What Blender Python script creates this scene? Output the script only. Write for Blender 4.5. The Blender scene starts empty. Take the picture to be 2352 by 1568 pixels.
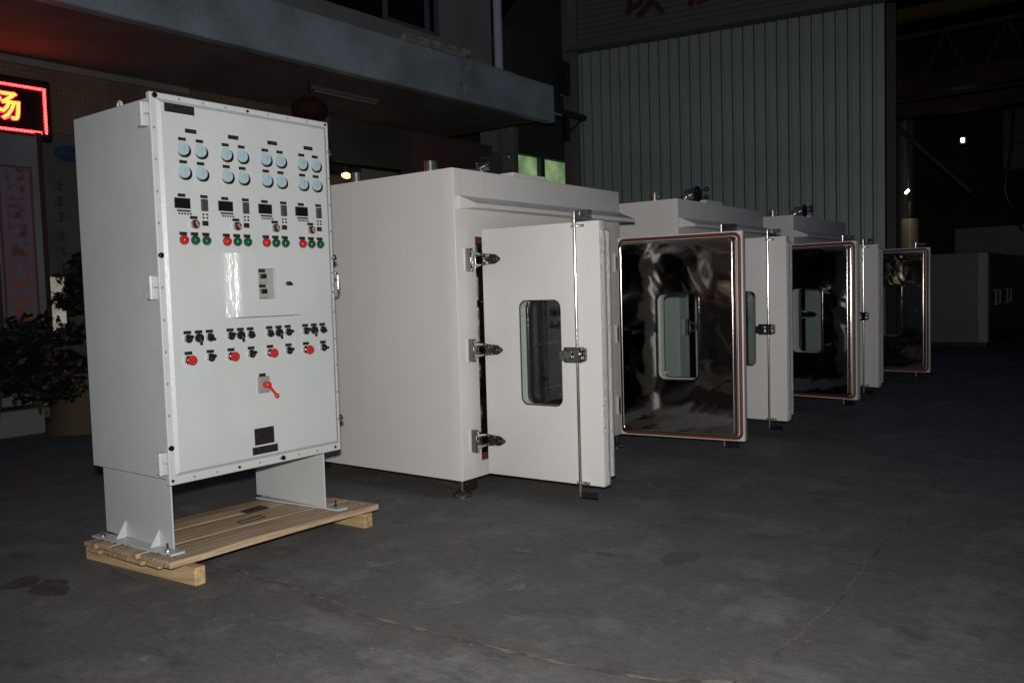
import bpy, bmesh, math, random
from mathutils import Matrix, Vector
random.seed(7)
C = bpy.context.scene
col = C.collection

# ---------------------------------------------------------------- camera, world, light, exposure
F, YAW, PITCH, ROLL, CAMH = 1956.13, 0.91691, 0.05863, -0.02924, 1.3
fw = Vector((math.sin(YAW)*math.cos(PITCH), math.cos(YAW)*math.cos(PITCH), -math.sin(PITCH)))
rt = Vector((math.cos(YAW), -math.sin(YAW), 0))
up = rt.cross(fw)
r2 = rt*math.cos(ROLL) + up*math.sin(ROLL)
u2 = up*math.cos(ROLL) - rt*math.sin(ROLL)
cam = bpy.data.cameras.new('camera')
cam.sensor_width = 36; cam.lens = F/2352*36; cam.clip_start = 0.05; cam.clip_end = 400
co = bpy.data.objects.new('camera', cam); col.objects.link(co)
co.matrix_world = Matrix(((r2.x, u2.x, -fw.x, 0), (r2.y, u2.y, -fw.y, 0), (r2.z, u2.z, -fw.z, CAMH), (0, 0, 0, 1)))
C.camera = co

w = bpy.data.worlds.new('World'); C.world = w; w.use_nodes = True
nt = w.node_tree; bg = nt.nodes['Background']
sky = nt.nodes.new('ShaderNodeTexSky'); sky.sky_type = 'NISHITA'; sky.sun_disc = False
sky.sun_elevation = math.radians(0.0); sky.sun_rotation = math.radians(50); sky.ozone_density = 3.0; sky.dust_density = 0.2
nt.links.new(sky.outputs[0], bg.inputs[0]); bg.inputs[1].default_value = 0.15

# the photographer's flash: the lamp that lights the picture, just above the lens
fl = bpy.data.lights.new('camera_flash', 'SPOT'); fl.energy = 740; fl.shadow_soft_size = 0.035; fl.color = (1.0, 0.965, 0.93)
fl.spot_size = math.radians(104); fl.spot_blend = 1.0
fo = bpy.data.objects.new('camera_flash', fl); col.objects.link(fo); fo.location = (-0.03, -0.02, 1.46)
fo.rotation_euler = (fw + up*.0 - rt*.0).to_track_quat('-Z', 'Y').to_euler()

C.view_settings.view_transform = 'Standard'; C.view_settings.look = 'None'
C.view_settings.exposure = 0; C.view_settings.gamma = 1; C.view_settings.use_curve_mapping = False
C.cycles.max_bounces = 10; C.cycles.glossy_bounces = 6; C.cycles.transparent_max_bounces = 12
C.cycles.sample_clamp_indirect = 6

# ---------------------------------------------------------------- materials
def mat(name, color=(.5, .5, .5), rough=.5, metal=0., bump=None, var=None, spec=.5, emit=None, coat=0, wavy=None, smudge=0):
    """bump=(scale, strength, detail[, stretch]); var=(color2, scale, low, high)"""
    m = bpy.data.materials.new(name); m.use_nodes = True
    t = m.node_tree; b = t.nodes['Principled BSDF']
    b.inputs['Base Color'].default_value = (*color, 1); b.inputs['Roughness'].default_value = rough
    b.inputs['Metallic'].default_value = metal; b.inputs['Specular IOR Level'].default_value = spec
    b.inputs['Coat Weight'].default_value = coat
    if bump or var:
        tc = t.nodes.new('ShaderNodeTexCoord')
    if var:
        n = t.nodes.new('ShaderNodeTexNoise'); n.inputs['Scale'].default_value = var[1]; n.inputs['Detail'].default_value = 6
        t.links.new(tc.outputs['Object'], n.inputs['Vector'])
        r = t.nodes.new('ShaderNodeMapRange'); r.inputs[1].default_value = var[2]; r.inputs[2].default_value = var[3]
        t.links.new(n.outputs[0], r.inputs[0])
        x = t.nodes.new('ShaderNodeMix'); x.data_type = 'RGBA'
        x.inputs[6].default_value = (*color, 1); x.inputs[7].default_value = (*var[0], 1)
        t.links.new(r.outputs[0], x.inputs[0]); t.links.new(x.outputs[2], b.inputs['Base Color'])
    if bump:
        n = t.nodes.new('ShaderNodeTexNoise'); n.inputs['Scale'].default_value = bump[0]; n.inputs['Detail'].default_value = bump[2]
        if len(bump) > 3:
            mp = t.nodes.new('ShaderNodeMapping'); mp.inputs['Scale'].default_value = bump[3]
            t.links.new(tc.outputs['Object'], mp.inputs[0]); t.links.new(mp.outputs[0], n.inputs['Vector'])
        else:
            t.links.new(tc.outputs['Object'], n.inputs['Vector'])
        bp = t.nodes.new('ShaderNodeBump'); bp.inputs['Strength'].default_value = bump[1]; bp.inputs['Distance'].default_value = .01
        t.links.new(n.outputs[0], bp.inputs['Height']); t.links.new(bp.outputs[0], b.inputs['Normal'])
        if wavy:
            n2 = t.nodes.new('ShaderNodeTexNoise'); n2.inputs['Scale'].default_value = wavy[0]; n2.inputs['Detail'].default_value = wavy[2]; n2.inputs['Distortion'].default_value = wavy[4] if len(wavy) > 4 else 0
            t.links.new(tc.outputs['Object'], n2.inputs['Vector'])
            b2 = t.nodes.new('ShaderNodeBump'); b2.inputs['Strength'].default_value = wavy[1]; b2.inputs['Distance'].default_value = wavy[3]
            t.links.new(n2.outputs[0], b2.inputs['Height']); t.links.new(b2.outputs[0], bp.inputs['Normal'])
        if smudge:
            n3 = t.nodes.new('ShaderNodeTexNoise'); n3.inputs['Scale'].default_value = 4; n3.inputs['Detail'].default_value = 9; n3.inputs['Roughness'].default_value = .7
            t.links.new(tc.outputs['Object'], n3.inputs['Vector'])
            r3 = t.nodes.new('ShaderNodeMapRange'); r3.inputs[1].default_value = .35; r3.inputs[2].default_value = .7; r3.inputs[3].default_value = rough-smudge; r3.inputs[4].default_value = rough+smudge
            t.links.new(n3.outputs[0], r3.inputs[0]); t.links.new(r3.outputs[0], b.inputs['Roughness'])
    if emit:
        b.inputs['Emission Color'].default_value = (*emit[0], 1); b.inputs['Emission Strength'].default_value = emit[1]
    return m

M = {}
M['cab'] = mat('cabinet_paint', (.575, .60, .60), .36, 0, (60, .06, 2), ((.53, .565, .565), 2.2, .4, .65), wavy=(1.4, .16, 1, .02), smudge=.10)
M['oven'] = mat('oven_paint', (.72, .705, .675), .34, 0, (70, .07, 2), ((.695, .682, .655), 1.2, .38, .7), wavy=(1.3, .25, 1.5, .02), smudge=.10)
M['mirror'] = mat('polished_steel', (.58, .565, .54), .06, 1, (7, .05, 2), None, wavy=(2.0, .34, 2.2, .02, 1.0))
M['liner'] = mat('chamber_steel', (.58, .58, .56), .07, 1, (14, .15, 2), None, wavy=(3.6, .7, 3, .04, 1.2))
M['stipple'] = mat('stippled_metal', (.88, .85, .82), .40, .75, (170, 1.0, 2))
M['chrome'] = mat('chrome', (.82, .80, .77), .17, 1, (40, .06, 1))
M['collar'] = mat('polished_collar', (.52, .51, .49), .14, 1, (60, .1, 2))
M['darkchrome'] = mat('dark_chrome', (.20, .20, .20), .16, 1, (60, .2, 2))
M['seal'] = mat('red_silicone', (.155, .030, .018), .5, 0, (90, .2, 2))
M['rubber'] = mat('black_rubber', (.012, .012, .012), .55)
M['black'] = mat('black_plastic', (.012, .012, .013), .32)
M['plate'] = mat('engraved_plate', (.020, .017, .017), .30, 0, None, ((.04, .033, .032), 60, .5, .7))
M['screen'] = mat('controller_screen', (.008, .008, .009), .12)
M['module'] = mat('module_face', (.06, .055, .052), .25)
M['gauge'] = mat('gauge_dial', (.40, .56, .60), .25, 0, None, ((.36, .52, .57), 40, .45, .6), coat=.6)
M['lampred'] = mat('red_lens', (.55, .012, .012), .15, 0, coat=.7)
M['lampgreen'] = mat('green_lens', (.006, .085, .03), .15, 0, coat=.7)
M['redcap'] = mat('red_plastic', (.50, .025, .028), .4)
M['redlever'] = mat('red_lever_paint', (.60, .02, .012), .25)
M['grey'] = mat('grey_plastic', (.30, .28, .285), .35)
M['beige'] = mat('breaker_body', (.34, .32, .27), .4)
M['darkwheel'] = mat('dark_handwheel', (.02, .02, .022), .25, 0, coat=.4)
M['caster'] = mat('caster_wheel', (.02, .02, .02), .3)
M['lampon'] = mat('warm_lamp', (1, .8, .4), .4, emit=((1, .60, .16), 5))
M['lampwhite'] = mat('white_lamp', (1, 1, .9), .4, emit=((1, .97, .78), 7))
M['ledred'] = mat('led_red', (.2, 0, 0), .5, emit=((1, .010, .02), 13))
M['ledyellow'] = mat('led_amber', (.2, .1, 0), .5, emit=((1, .42, .03), 3.0))
M['darkmetal'] = mat('dark_steel_paint', (.03, .03, .03), .6, 0, (8, .2, 3))
M['softwhite'] = mat('white_pipe', (.5, .54, .62), .4)
M['concrete'] = mat('bare_concrete', (.36, .34, .30), .9, 0, (25, .6, 6), ((.22, .205, .185), 9, .35, .65))
M['soffit'] = mat('soffit_plaster', (.20, .18, .172), .85, 0, (6, .2, 4), ((.145, .13, .125), 1.5, .4, .6))
M['greywall'] = mat('grey_render', (.25, .24, .225), .9, 0, (14, .3, 5), ((.20, .19, .18), 1.2, .4, .65))
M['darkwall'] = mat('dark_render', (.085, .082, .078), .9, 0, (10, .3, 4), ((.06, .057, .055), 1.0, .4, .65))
M['redwall'] = mat('dark_red_render', (.15, .08, .075), .85, 0, (10, .3, 4), ((.11, .062, .06), 1.2, .4, .65))
M['green'] = mat('green_sheet_steel', (.305, .375, .335), .5, 0, (5, .12, 3), ((.235, .295, .262), .7, .35, .68), wavy=(1.2, .4, 2, .03))
M['cladding'] = mat('grey_cladding', (.125, .125, .12), .55, 0, (5, .1, 3), ((.10, .10, .097), .7, .35, .65))
M['redletter'] = mat('red_letter', (.07, .004, .007), .5)
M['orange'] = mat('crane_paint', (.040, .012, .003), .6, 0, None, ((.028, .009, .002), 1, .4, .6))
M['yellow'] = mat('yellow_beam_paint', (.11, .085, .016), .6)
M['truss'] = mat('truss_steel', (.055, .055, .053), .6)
M['machine'] = mat('grey_machine_paint', (.15, .15, .147), .5, 0, (6, .15, 3), ((.12, .12, .118), 1.6, .35, .65))
M['machinedark'] = mat('dark_machine_paint', (.018, .018, .018), .4)
M['leaf'] = mat('leaf', (.008, .012, .006), .55, 0, None, ((.014, .017, .009), 6, .4, .6), spec=.25)
M['petal'] = mat('magenta_petal', (.055, .016, .055), .6)
M['pot'] = mat('clay_pot', (.085, .056, .032), .8, 0, (20, .3, 4))
M['kerb'] = mat('pale_green_kerb', (.17, .20, .19), .8, 0, (20, .3, 4))
M['logo'] = mat('logo_blue', (.02, .045, .11), .4)
M['panelgrey'] = mat('grey_board', (.10, .10, .10), .6, 0, None, ((.075, .075, .075), 2, .4, .6))
M['cloth'] = mat('red_cloth', (.03, .004, .004), .85)
M['bark'] = mat('stem', (.05, .035, .02), .8)
M['tanktop'] = mat('pale_tank_paint', (.45, .38, .25), .35, 0, (8, .2, 3))

def glass_mat():
    m = bpy.data.materials.new('window_glass'); m.use_nodes = True
    t = m.node_tree; t.nodes.clear()
    o = t.nodes.new('ShaderNodeOutputMaterial'); x = t.nodes.new('ShaderNodeMixShader')
    tr = t.nodes.new('ShaderNodeBsdfTransparent'); tr.inputs[0].default_value = (.90, .925, .91, 1)
    g = t.nodes.new('ShaderNodeBsdfGlossy'); g.inputs['Roughness'].default_value = .02
    f = t.nodes.new('ShaderNodeFresnel'); f.inputs[0].default_value = 1.45
    t.links.new(f.outputs[0], x.inputs[0]); t.links.new(tr.outputs[0], x.inputs[1]); t.links.new(g.outputs[0], x.inputs[2])
    t.links.new(x.outputs[0], o.inputs[0]); return m
M['glass'] = glass_mat()

def swizzle(t, which):
    tc = t.nodes.new('ShaderNodeTexCoord'); s = t.nodes.new('ShaderNodeSeparateXYZ'); c = t.nodes.new('ShaderNodeCombineXYZ')
    t.links.new(tc.outputs['Object'], s.inputs[0])
    t.links.new(s.outputs[which[0]], c.inputs[0]); t.links.new(s.outputs[which[1]], c.inputs[1])
    return c

def tile_mat(name, c1, c2, grout, bw, bh, which=(0, 2), gw=.08, rough=.45):
    m = bpy.data.materials.new(name); m.use_nodes = True
    t = m.node_tree; b = t.nodes['Principled BSDF']; c = swizzle(t, which)
    br = t.nodes.new('ShaderNodeTexBrick'); br.offset = 0.0
    br.inputs['Color1'].default_value = (*c1, 1); br.inputs['Color2'].default_value = (*c2, 1); br.inputs['Mortar'].default_value = (*grout, 1)
    br.inputs['Scale'].default_value = 1; br.inputs['Brick Width'].default_value = bw; br.inputs['Row Height'].default_value = bh
    br.inputs['Mortar Size'].default_value = gw*bh; br.inputs['Mortar Smooth'].default_value = .2
    t.links.new(c.outputs[0], br.inputs['Vector'])
    n = t.nodes.new('ShaderNodeTexNoise'); n.inputs['Scale'].default_value = 1.3; n.inputs['Detail'].default_value = 8
    t.links.new(c.outputs[0], n.inputs['Vector'])
    r = t.nodes.new('ShaderNodeMapRange'); r.inputs[1].default_value = .3; r.inputs[2].default_value = .75; r.inputs[3].default_value = .60; r.inputs[4].default_value = 1.15
    t.links.new(n.outputs[0], r.inputs[0])
    mx = t.nodes.new('ShaderNodeMix'); mx.data_type = 'RGBA'; mx.blend_type = 'MULTIPLY'; mx.inputs[0].default_value = 1
    t.links.new(br.outputs['Color'], mx.inputs[6]); t.links.new(r.outputs[0], mx.inputs[7])
    t.links.new(mx.outputs[2], b.inputs['Base Color'])
    bp = t.nodes.new('ShaderNodeBump'); bp.inputs['Strength'].default_value = .5; bp.inputs['Distance'].default_value = .004; bp.invert = True
    t.links.new(br.outputs['Fac'], bp.inputs['Height']); t.links.new(bp.outputs[0], b.inputs['Normal'])
    b.inputs['Roughness'].default_value = rough
    return m
M['mosaic'] = tile_mat('blue_grey_mosaic', (.42, .495, .545), (.36, .43, .48), (.28, .325, .35), .034, .034)
M['walltile'] = tile_mat('brown_wall_tile', (.27, .18, .135), (.225, .15, .115), (.13, .095, .075), .055, .055)

def floor_mat():
    m = bpy.data.materials.new('worn_concrete_floor'); m.use_nodes = True
    t = m.node_tree; b = t.nodes['Principled BSDF']; tc = t.nodes.new('ShaderNodeTexCoord')
    def noise(sc, det, ro=.55, stretch=None):
        n = t.nodes.new('ShaderNodeTexNoise'); n.inputs['Scale'].default_value = sc; n.inputs['Detail'].default_value = det; n.inputs['Roughness'].default_value = ro
        if stretch:
            mp = t.nodes.new('ShaderNodeMapping'); mp.inputs['Scale'].default_value = stretch
            t.links.new(tc.outputs['Object'], mp.inputs[0]); t.links.new(mp.outputs[0], n.inputs['Vector'])
        else: t.links.new(tc.outputs['Object'], n.inputs['Vector'])
        return n
    def rng(n, a, b_, c, d):
        r = t.nodes.new('ShaderNodeMapRange'); r.inputs[1].default_value = a; r.inputs[2].default_value = b_; r.inputs[3].default_value = c; r.inputs[4].default_value = d
        t.links.new(n.outputs[0], r.inputs[0]); return r
    def mix(fac, a, bb, mode='MIX'):
        x = t.nodes.new('ShaderNodeMix'); x.data_type = 'RGBA'; x.blend_type = mode
        if fac is None: x.inputs[0].default_value = 1
        else: t.links.new(fac.outputs[0], x.inputs[0])
        for i, v in ((6, a), (7, bb)):
            if isinstance(v, tuple): x.inputs[i].default_value = (*v, 1)
            else: t.links.new(v, x.inputs[i])
        return x.outputs[2]
    c = mix(rng(noise(.55, 8, .6), .36, .66, 0, 1), (.113, .109, .103), (.148, .144, .137))
    c = mix(rng(noise(2.6, 10, .68), .5, .68, 0, .8), c, (.205, .200, .193))
    c = mix(rng(noise(4.5, 10, .72, (1.6, .5, 1)), .54, .68, 0, .65), c, (.062, .060, .060))
    c = mix(rng(noise(1.1, 5, .6), .6, .75, 0, .35), c, (.155, .127, .116))
    c = mix(rng(noise(13, 6, .6), .66, .76, 0, .8), c, (.29, .28, .27))
    c = mix(rng(noise(9, 4, .6), .70, .78, 0, .7), c, (.045, .044, .044))
    c = mix(None, c, rng(noise(26, 10, .7, (1.7, .7, 1)), .3, .7, .80, 1.20).outputs[0], 'MULTIPLY')
    c = mix(None, c, rng(noise(210, 4), .25, .75, .68, 1.32).outputs[0], 'MULTIPLY')
    t.links.new(c, b.inputs['Base Color'])
    bp = t.nodes.new('ShaderNodeBump'); bp.inputs['Strength'].default_value = .35; bp.inputs['Distance'].default_value = .004
    t.links.new(noise(120, 6).outputs[0], bp.inputs['Height']); t.links.new(bp.outputs[0], b.inputs['Normal'])
    b.inputs['Roughness'].default_value = .82; b.inputs['Specular IOR Level'].default_value = .25
    return m
M['floor'] = floor_mat()
M['joint'] = mat('crack_filler', (.215, .185, .15), .9, 0, (60, .6, 4), ((.085, .068, .062), 6, .44, .58))
M['joint2'] = mat('old_joint', (.17, .155, .14), .9, 0, (60, .6, 4), ((.07, .066, .064), 5, .42, .6))
M['fade'] = mat('faded_stain', (.085, .083, .082), .8)
M['stain'] = mat('oil_stain', (.058, .056, .055), .6, 0, None, ((.085, .083, .081), 11, .42, .62))

def wood_mat(name, c1, c2, c3):
    m = bpy.data.materials.new(name); m.use_nodes = True
    t = m.node_tree; b = t.nodes['Principled BSDF']; tc = t.nodes.new('ShaderNodeTexCoord')
    oi = t.nodes.new('ShaderNodeObjectInfo')
    ad = t.nodes.new('ShaderNodeVectorMath'); ad.operation = 'ADD'; t.links.new(tc.outputs['Object'], ad.inputs[0]); t.links.new(oi.outputs['Random'], ad.inputs[1])
    mp = t.nodes.new('ShaderNodeMapping'); mp.inputs['Scale'].default_value = (1.4, 22, 22); t.links.new(ad.outputs[0], mp.inputs[0])
    n = t.nodes.new('ShaderNodeTexNoise'); n.inputs['Scale'].default_value = 2.2; n.inputs['Detail'].default_value = 8; n.inputs['Distortion'].default_value = .6
    t.links.new(mp.outputs[0], n.inputs['Vector'])
    r = t.nodes.new('ShaderNodeValToRGB'); e = r.color_ramp.elements
    e[0].position = .3; e[0].color = (*c1, 1); e[1].position = .7; e[1].color = (*c2, 1)
    k = e.new(.52); k.color = (*c3, 1)
    t.links.new(n.outputs[0], r.inputs[0])
    hs = t.nodes.new('ShaderNodeHueSaturation'); v = t.nodes.new('ShaderNodeMapRange'); v.inputs[3].default_value = .75; v.inputs[4].default_value = 1.2
    t.links.new(oi.outputs['Random'], v.inputs[0]); t.links.new(v.outputs[0], hs.inputs['Value']); t.links.new(r.outputs[0], hs.inputs['Color'])
    t.links.new(hs.outputs[0], b.inputs['Base Color']); b.inputs['Roughness'].default_value = .75
    bp = t.nodes.new('ShaderNodeBump'); bp.inputs['Strength'].default_value = .4; bp.inputs['Distance'].default_value = .003
    t.links.new(n.outputs[0], bp.inputs['Height']); t.links.new(bp.outputs[0], b.inputs['Normal'])
    return m
M['wood'] = wood_mat('pallet_board_wood', (.27, .19, .115), (.62, .48, .325), (.47, .35, .225))
M['woodraw'] = wood_mat('pallet_skid_wood', (.34, .22, .11), (.62, .45, .26), (.50, .35, .19))

# ---------------------------------------------------------------- mesh helpers
def new(): return bmesh.new()
def box(bm, x0, x1, y0, y1, z0, z1, bev=0, seg=1):
    g = bmesh.ops.create_cube(bm, size=1, matrix=Matrix.Translation(((x0+x1)/2, (y0+y1)/2, (z0+z1)/2)) @ Matrix.Diagonal((x1-x0, y1-y0, z1-z0, 1)))
    if bev:
        ed = set(e for v in g['verts'] for e in v.link_edges)
        bmesh.ops.bevel(bm, geom=list(ed), offset=bev, segments=seg, affect='EDGES', profile=.5)
    return bm
def cyl(bm, p0, p1, r, r1=None, seg=16, caps=True):
    p0 = Vector(p0); p1 = Vector(p1); d = p1-p0
    q = Vector((0, 0, 1)).rotation_difference(d.normalized()).to_matrix().to_4x4()
    bmesh.ops.create_cone(bm, cap_ends=caps, segments=seg, radius1=r, radius2=r if r1 is None else r1, depth=d.length, matrix=Matrix.Translation((p0+p1)/2) @ q)
    return bm
def ball(bm, c, r, sx=1, sy=1, sz=1, seg=14):
    bmesh.ops.create_uvsphere(bm, u_segments=seg, v_segments=max(6, seg//2+1), radius=r, matrix=Matrix.Translation(c) @ Matrix.Diagonal((sx, sy, sz, 1)))
    return bm
def prism(bm, pts, axis, a, b):
    """extrude a 2-D outline along an axis; the outline's two coordinates are the other axes in order"""
    def P(p, t):
        return (t, p[0], p[1]) if axis == 'x' else (p[0], t, p[1]) if axis == 'y' else (p[0], p[1], t)
    A = [bm.verts.new(P(p, a)) for p in pts]; B = [bm.verts.new(P(p, b)) for p in pts]
    fs = [bm.faces.new(A), bm.faces.new(B[::-1])]
    for i in range(len(pts)):
        j = (i+1) % len(pts); fs.append(bm.faces.new((A[j], A[i], B[i], B[j])))
    bmesh.ops.recalc_face_normals(bm, faces=fs)
    return bm
def rrect(x0, x1, z0, z1, r, n=6):
    if r <= 0: return [(x0, z0), (x1, z0), (x1, z1), (x0, z1)]
    o = []
    for cx, cz, a0 in ((x1-r, z0+r, -90), (x1-r, z1-r, 0), (x0+r, z1-r, 90), (x0+r, z0+r, 180)):
        for i in range(n+1):
            a = math.radians(a0+90*i/n); o.append((cx+r*math.cos(a), cz+r*math.sin(a)))
    return o
def holed(bm, outer, inner, y0, y1):
    """slab in the xz plane between y0 and y1 with a hole"""
    t = bmesh.new()
    es = []
    for loop in (outer, inner):
        vs = [t.verts.new((p[0], y0, p[1])) for p in loop]
        es += [t.edges.new((vs[i], vs[(i+1) % len(vs)])) for i in range(len(vs))]
    bmesh.ops.triangle_fill(t, use_beauty=True, use_dissolve=False, edges=es)
    g = bmesh.ops.extrude_face_region(t, geom=list(t.faces))
    bmesh.ops.translate(t, verts=[e for e in g['geom'] if isinstance(e, bmesh.types.BMVert)], vec=(0, y1-y0, 0))
    bmesh.ops.recalc_face_normals(t, faces=list(t.faces))
    me = bpy.data.meshes.new('t'); t.to_mesh(me); t.free(); bm.from_mesh(me); bpy.data.meshes.remove(me)
    return bm
def frame_tray(bm, outer, inner_off, y0, y1):
    """raised panel with sloping edges: outline (x0,x1,z0,z1) at y0, inset outline at y1, closed front"""
    x0, x1, z0, z1 = outer; l, r, b, t_ = inner_off
    A = [bm.verts.new(p) for p in ((x0, y0, z0), (x1, y0, z0), (x1, y0, z1), (x0, y0, z1))]
    B = [bm.verts.new(p) for p in ((x0+l, y1, z0+b), (x1-r, y1, z0+b), (x1-r, y1, z1-t_), (x0+l, y1, z1-t_))]
    fs = [bm.faces.new(B)]
    for i in range(4): fs.append(bm.faces.new((A[i], A[(i+1) % 4], B[(i+1) % 4], B[i])))
    fs.append(bm.faces.new(A[::-1]))
    bmesh.ops.recalc_face_normals(bm, faces=fs)
    return bm
def tube(bm, pts, r, seg=8, closed=False):
    pts = [Vector(p) for p in pts]; n = len(pts); rings = []
    for i, p in enumerate(pts):
        a = pts[i-1] if (i or closed) else p; b = pts[(i+1) % n] if (i < n-1 or closed) else p
        d = (b-a).normalized()
        s = Vector((0, 1, 0)) if abs(d.y) < .9 else Vector((1, 0, 0))
        u = d.cross(s).normalized(); v = d.cross(u)
        rings.append([bm.verts.new(p+u*r*math.cos(2*math.pi*k/seg)+v*r*math.sin(2*math.pi*k/seg)) for k in range(seg)])
    fs = []
    for i in range(n if closed else n-1):
        A, B = rings[i], rings[(i+1) % n]
        for k in range(seg): fs.append(bm.faces.new((A[k], A[(k+1) % seg], B[(k+1) % seg], B[k])))
    if not closed: fs += [bm.faces.new(rings[0]), bm.faces.new(rings[-1])]
    bmesh.ops.recalc_face_normals(bm, faces=fs)
    return bm
def mesh(name, bm, m, smooth=False):
    me = bpy.data.meshes.new(name); bm.to_mesh(me); bm.free(); me.materials.append(M[m] if isinstance(m, str) else m)
    if smooth:
        for p in me.polygons: p.use_smooth = True
        me.set_sharp_from_angle(angle=math.radians(40))
    return me
def put(name, me, parent=None, loc=(0, 0, 0), rz=0):
    o = bpy.data.objects.new(name, me); col.objects.link(o); o.parent = parent; o.location = loc; o.rotation_euler.z = rz
    return o
def obj(name, bm, m, parent=None, smooth=False, loc=(0, 0, 0)): return put(name, mesh(name, bm, m, smooth), parent, loc)
def tag(o, label, cat, group=None):
    o['label'] = label; o['category'] = cat
    if group: o['group'] = group
    return o
def thing(name, label, cat, loc=(0, 0, 0), rz=0, group=None):
    return tag(put(name, None, None, loc, rz), label, cat, group)
def struct(name, bm, m):
    o = obj(name, bm, m); o['kind'] = 'structure'; return o
def dup(o, parent=None):
    c = o.copy(); col.objects.link(c); c.parent = parent
    for ch in list(o.children): dup(ch, c)
    return c

# ---------------------------------------------------------------- ground
bm = new(); box(bm, -60, 90, -60, 60, -.3, 0); struct('ground', bm, 'floor')
def ribbon(name, pts, wid, m, z=.004, step=.03):
    bm = new(); prev = None; rnd = random.Random(3)
    P = [Vector((*p, 0)) for p in pts]; out = []
    for a, b in zip(P, P[1:]):
        n = max(2, int((b-a).length/step)); out += [a.lerp(b, i/n) for i in range(n)]
    out.append(P[-1]); off = 0
    for i, p in enumerate(out):
        d = (out[min(i+1, len(out)-1)]-out[max(i-1, 0)]).normalized(); s = Vector((-d.y, d.x, 0))
        off = off*.85+rnd.gauss(0, .0045); w_ = wid*(.25+1.2*rnd.random()**1.5)
        a = bm.verts.new(p+s*(off+w_)+Vector((0, 0, z))); b = bm.verts.new(p+s*(off-w_)+Vector((0, 0, z)))
        if prev: bm.faces.new((prev[0], prev[1], b, a))
        prev = (a, b)
    bmesh.ops.recalc_face_normals(bm, faces=list(bm.faces))
    o = obj(name, bm, m); o['kind'] = 'structure'; return o
ribbon('floor_joint', [(2.40, 4.6), (2.37, 3.76), (2.349, 2.99), (2.33, 2.53), (2.336, 2.2), (2.378, 1.72), (2.447, 1.344), (2.56, 1.10), (2.7, .6), (2.9, -.5)], .0115, 'joint')
ribbon('floor_joint', [(2.58, 1.10), (2.915, 1.074), (3.209, 1.062), (3.736, 1.048), (4.383, 1.083), (5.04, 1.107), (5.75, 1.136), (8, 1.2), (14, 1.3)], .0065, 'joint2')
def blot(x, y, rx, ry, seed, m='stain', name='oil_stain'):
    rnd = random.Random(seed); bm = new(); n = 22
    n = 48; p1, p2, p3 = (rnd.random()*6.28 for _ in range(3))
    def rad(a): return 1+.16*math.sin(2*a+p1)+.10*math.sin(3*a+p2)+.06*math.sin(7*a+p3)
    vs = [bm.verts.new((x+rx*math.cos(6.28319*i/n)*rad(6.28319*i/n), y+ry*math.sin(6.28319*i/n)*rad(6.28319*i/n), .004)) for i in range(n)]
    bm.faces.new(vs); bmesh.ops.recalc_face_normals(bm, faces=list(bm.faces))
    o = obj(name, bm, m); o['kind'] = 'structure'
blot(1.70, 4.24, .075, .085, 1); blot(1.745, 4.05, .085, .12, 2); blot(3.66, 1.83, .12, .07, 5, 'fade')

M['scuff'] = mat('pale_scuff', (.19, .185, .18), .85, 0, None, ((.13, .125, .12), 30, .42, .58))
for i, (x, y, rx, ry) in enumerate(((2.79, 3.02, .03, .05), (2.10, 2.28, .022, .03), (2.92, 2.24, .05, .035), (3.35, 2.55, .02, .06), (1.95, 3.05, .02, .018))):
    blot(x, y, rx, ry, 20+i, 'scuff', 'floor_scuff')
bm = new(); ring = []
for k in range(49):
    a = 6.2832*k/48; ring.append((bm.verts.new((5.02+.20*math.cos(a), 2.48+.20*math.sin(a), .004)), bm.verts.new((5.02+.225*math.cos(a), 2.48+.225*math.sin(a), .004))))
for k in range(48): bm.faces.new((ring[k][0], ring[k][1], ring[k+1][1], ring[k+1][0]))
bmesh.ops.recalc_face_normals(bm, faces=list(bm.faces)); struct('floor_ring_mark', bm, mat('ring_mark', (.15, .146, .142), .85, 0, None, ((.11, .107, .105), 9, .4, .6)))

# ---------------------------------------------------------------- office building behind, along +X
bld = thing('office_building', 'tiled factory office with a long blue-grey mosaic canopy over a dark ground floor', 'building')
FY, WY, UY = 7.95, 10.3, 9.0
bm = new(); box(bm, -4, 11.70, FY, FY+.16, 4.03, 4.625, .012); obj('canopy_fascia', bm, 'mosaic', bld)
bm = new(); box(bm, 8.22, 9.5, FY-.02, FY+.2, 4.627, 4.70, .02)
for i in range(9):
    x = 8.25+i*.15; box(bm, x, x+.17, FY-.015+random.random()*.03, FY+.19, 4.69, 4.73+random.random()*.05, .015)
for i in range(6):
    x = 9.52+i*.2; box(bm, x, x+.21, FY+.01, FY+.19, 4.627, 4.655-i*.004, .008)
obj('broken_coping', bm, 'concrete', bld)
bm = new()
for x, z, rx, rz_ in ((9.63, 4.60, .07, .05), (9.55, 4.52, .05, .06), (9.47, 4.36, .05, .13), (9.42, 4.22, .11, .10), (9.52, 4.16, .10, .09)):
    pts = [(x+rx*math.cos(6.283*i/11)*(.75+.45*random.random()), z+rz_*math.sin(6.283*i/11)*(.75+.45*random.random())) for i in range(11)]
    prism(bm, pts, 'y', FY-.006-.001*random.random(), FY+.02)
obj('spalled_patch', bm, 'concrete', bld)
bm = new(); box(bm, -4, 11.68, FY+.163, WY, 4.10, 4.45); obj('canopy_soffit', bm, 'soffit', bld)
bm = new(); box(bm, -4, 11.60, UY+.3, UY+.55, 4.452, 9)
obj('upper_core_wall', bm, 'greywall', bld)
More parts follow.
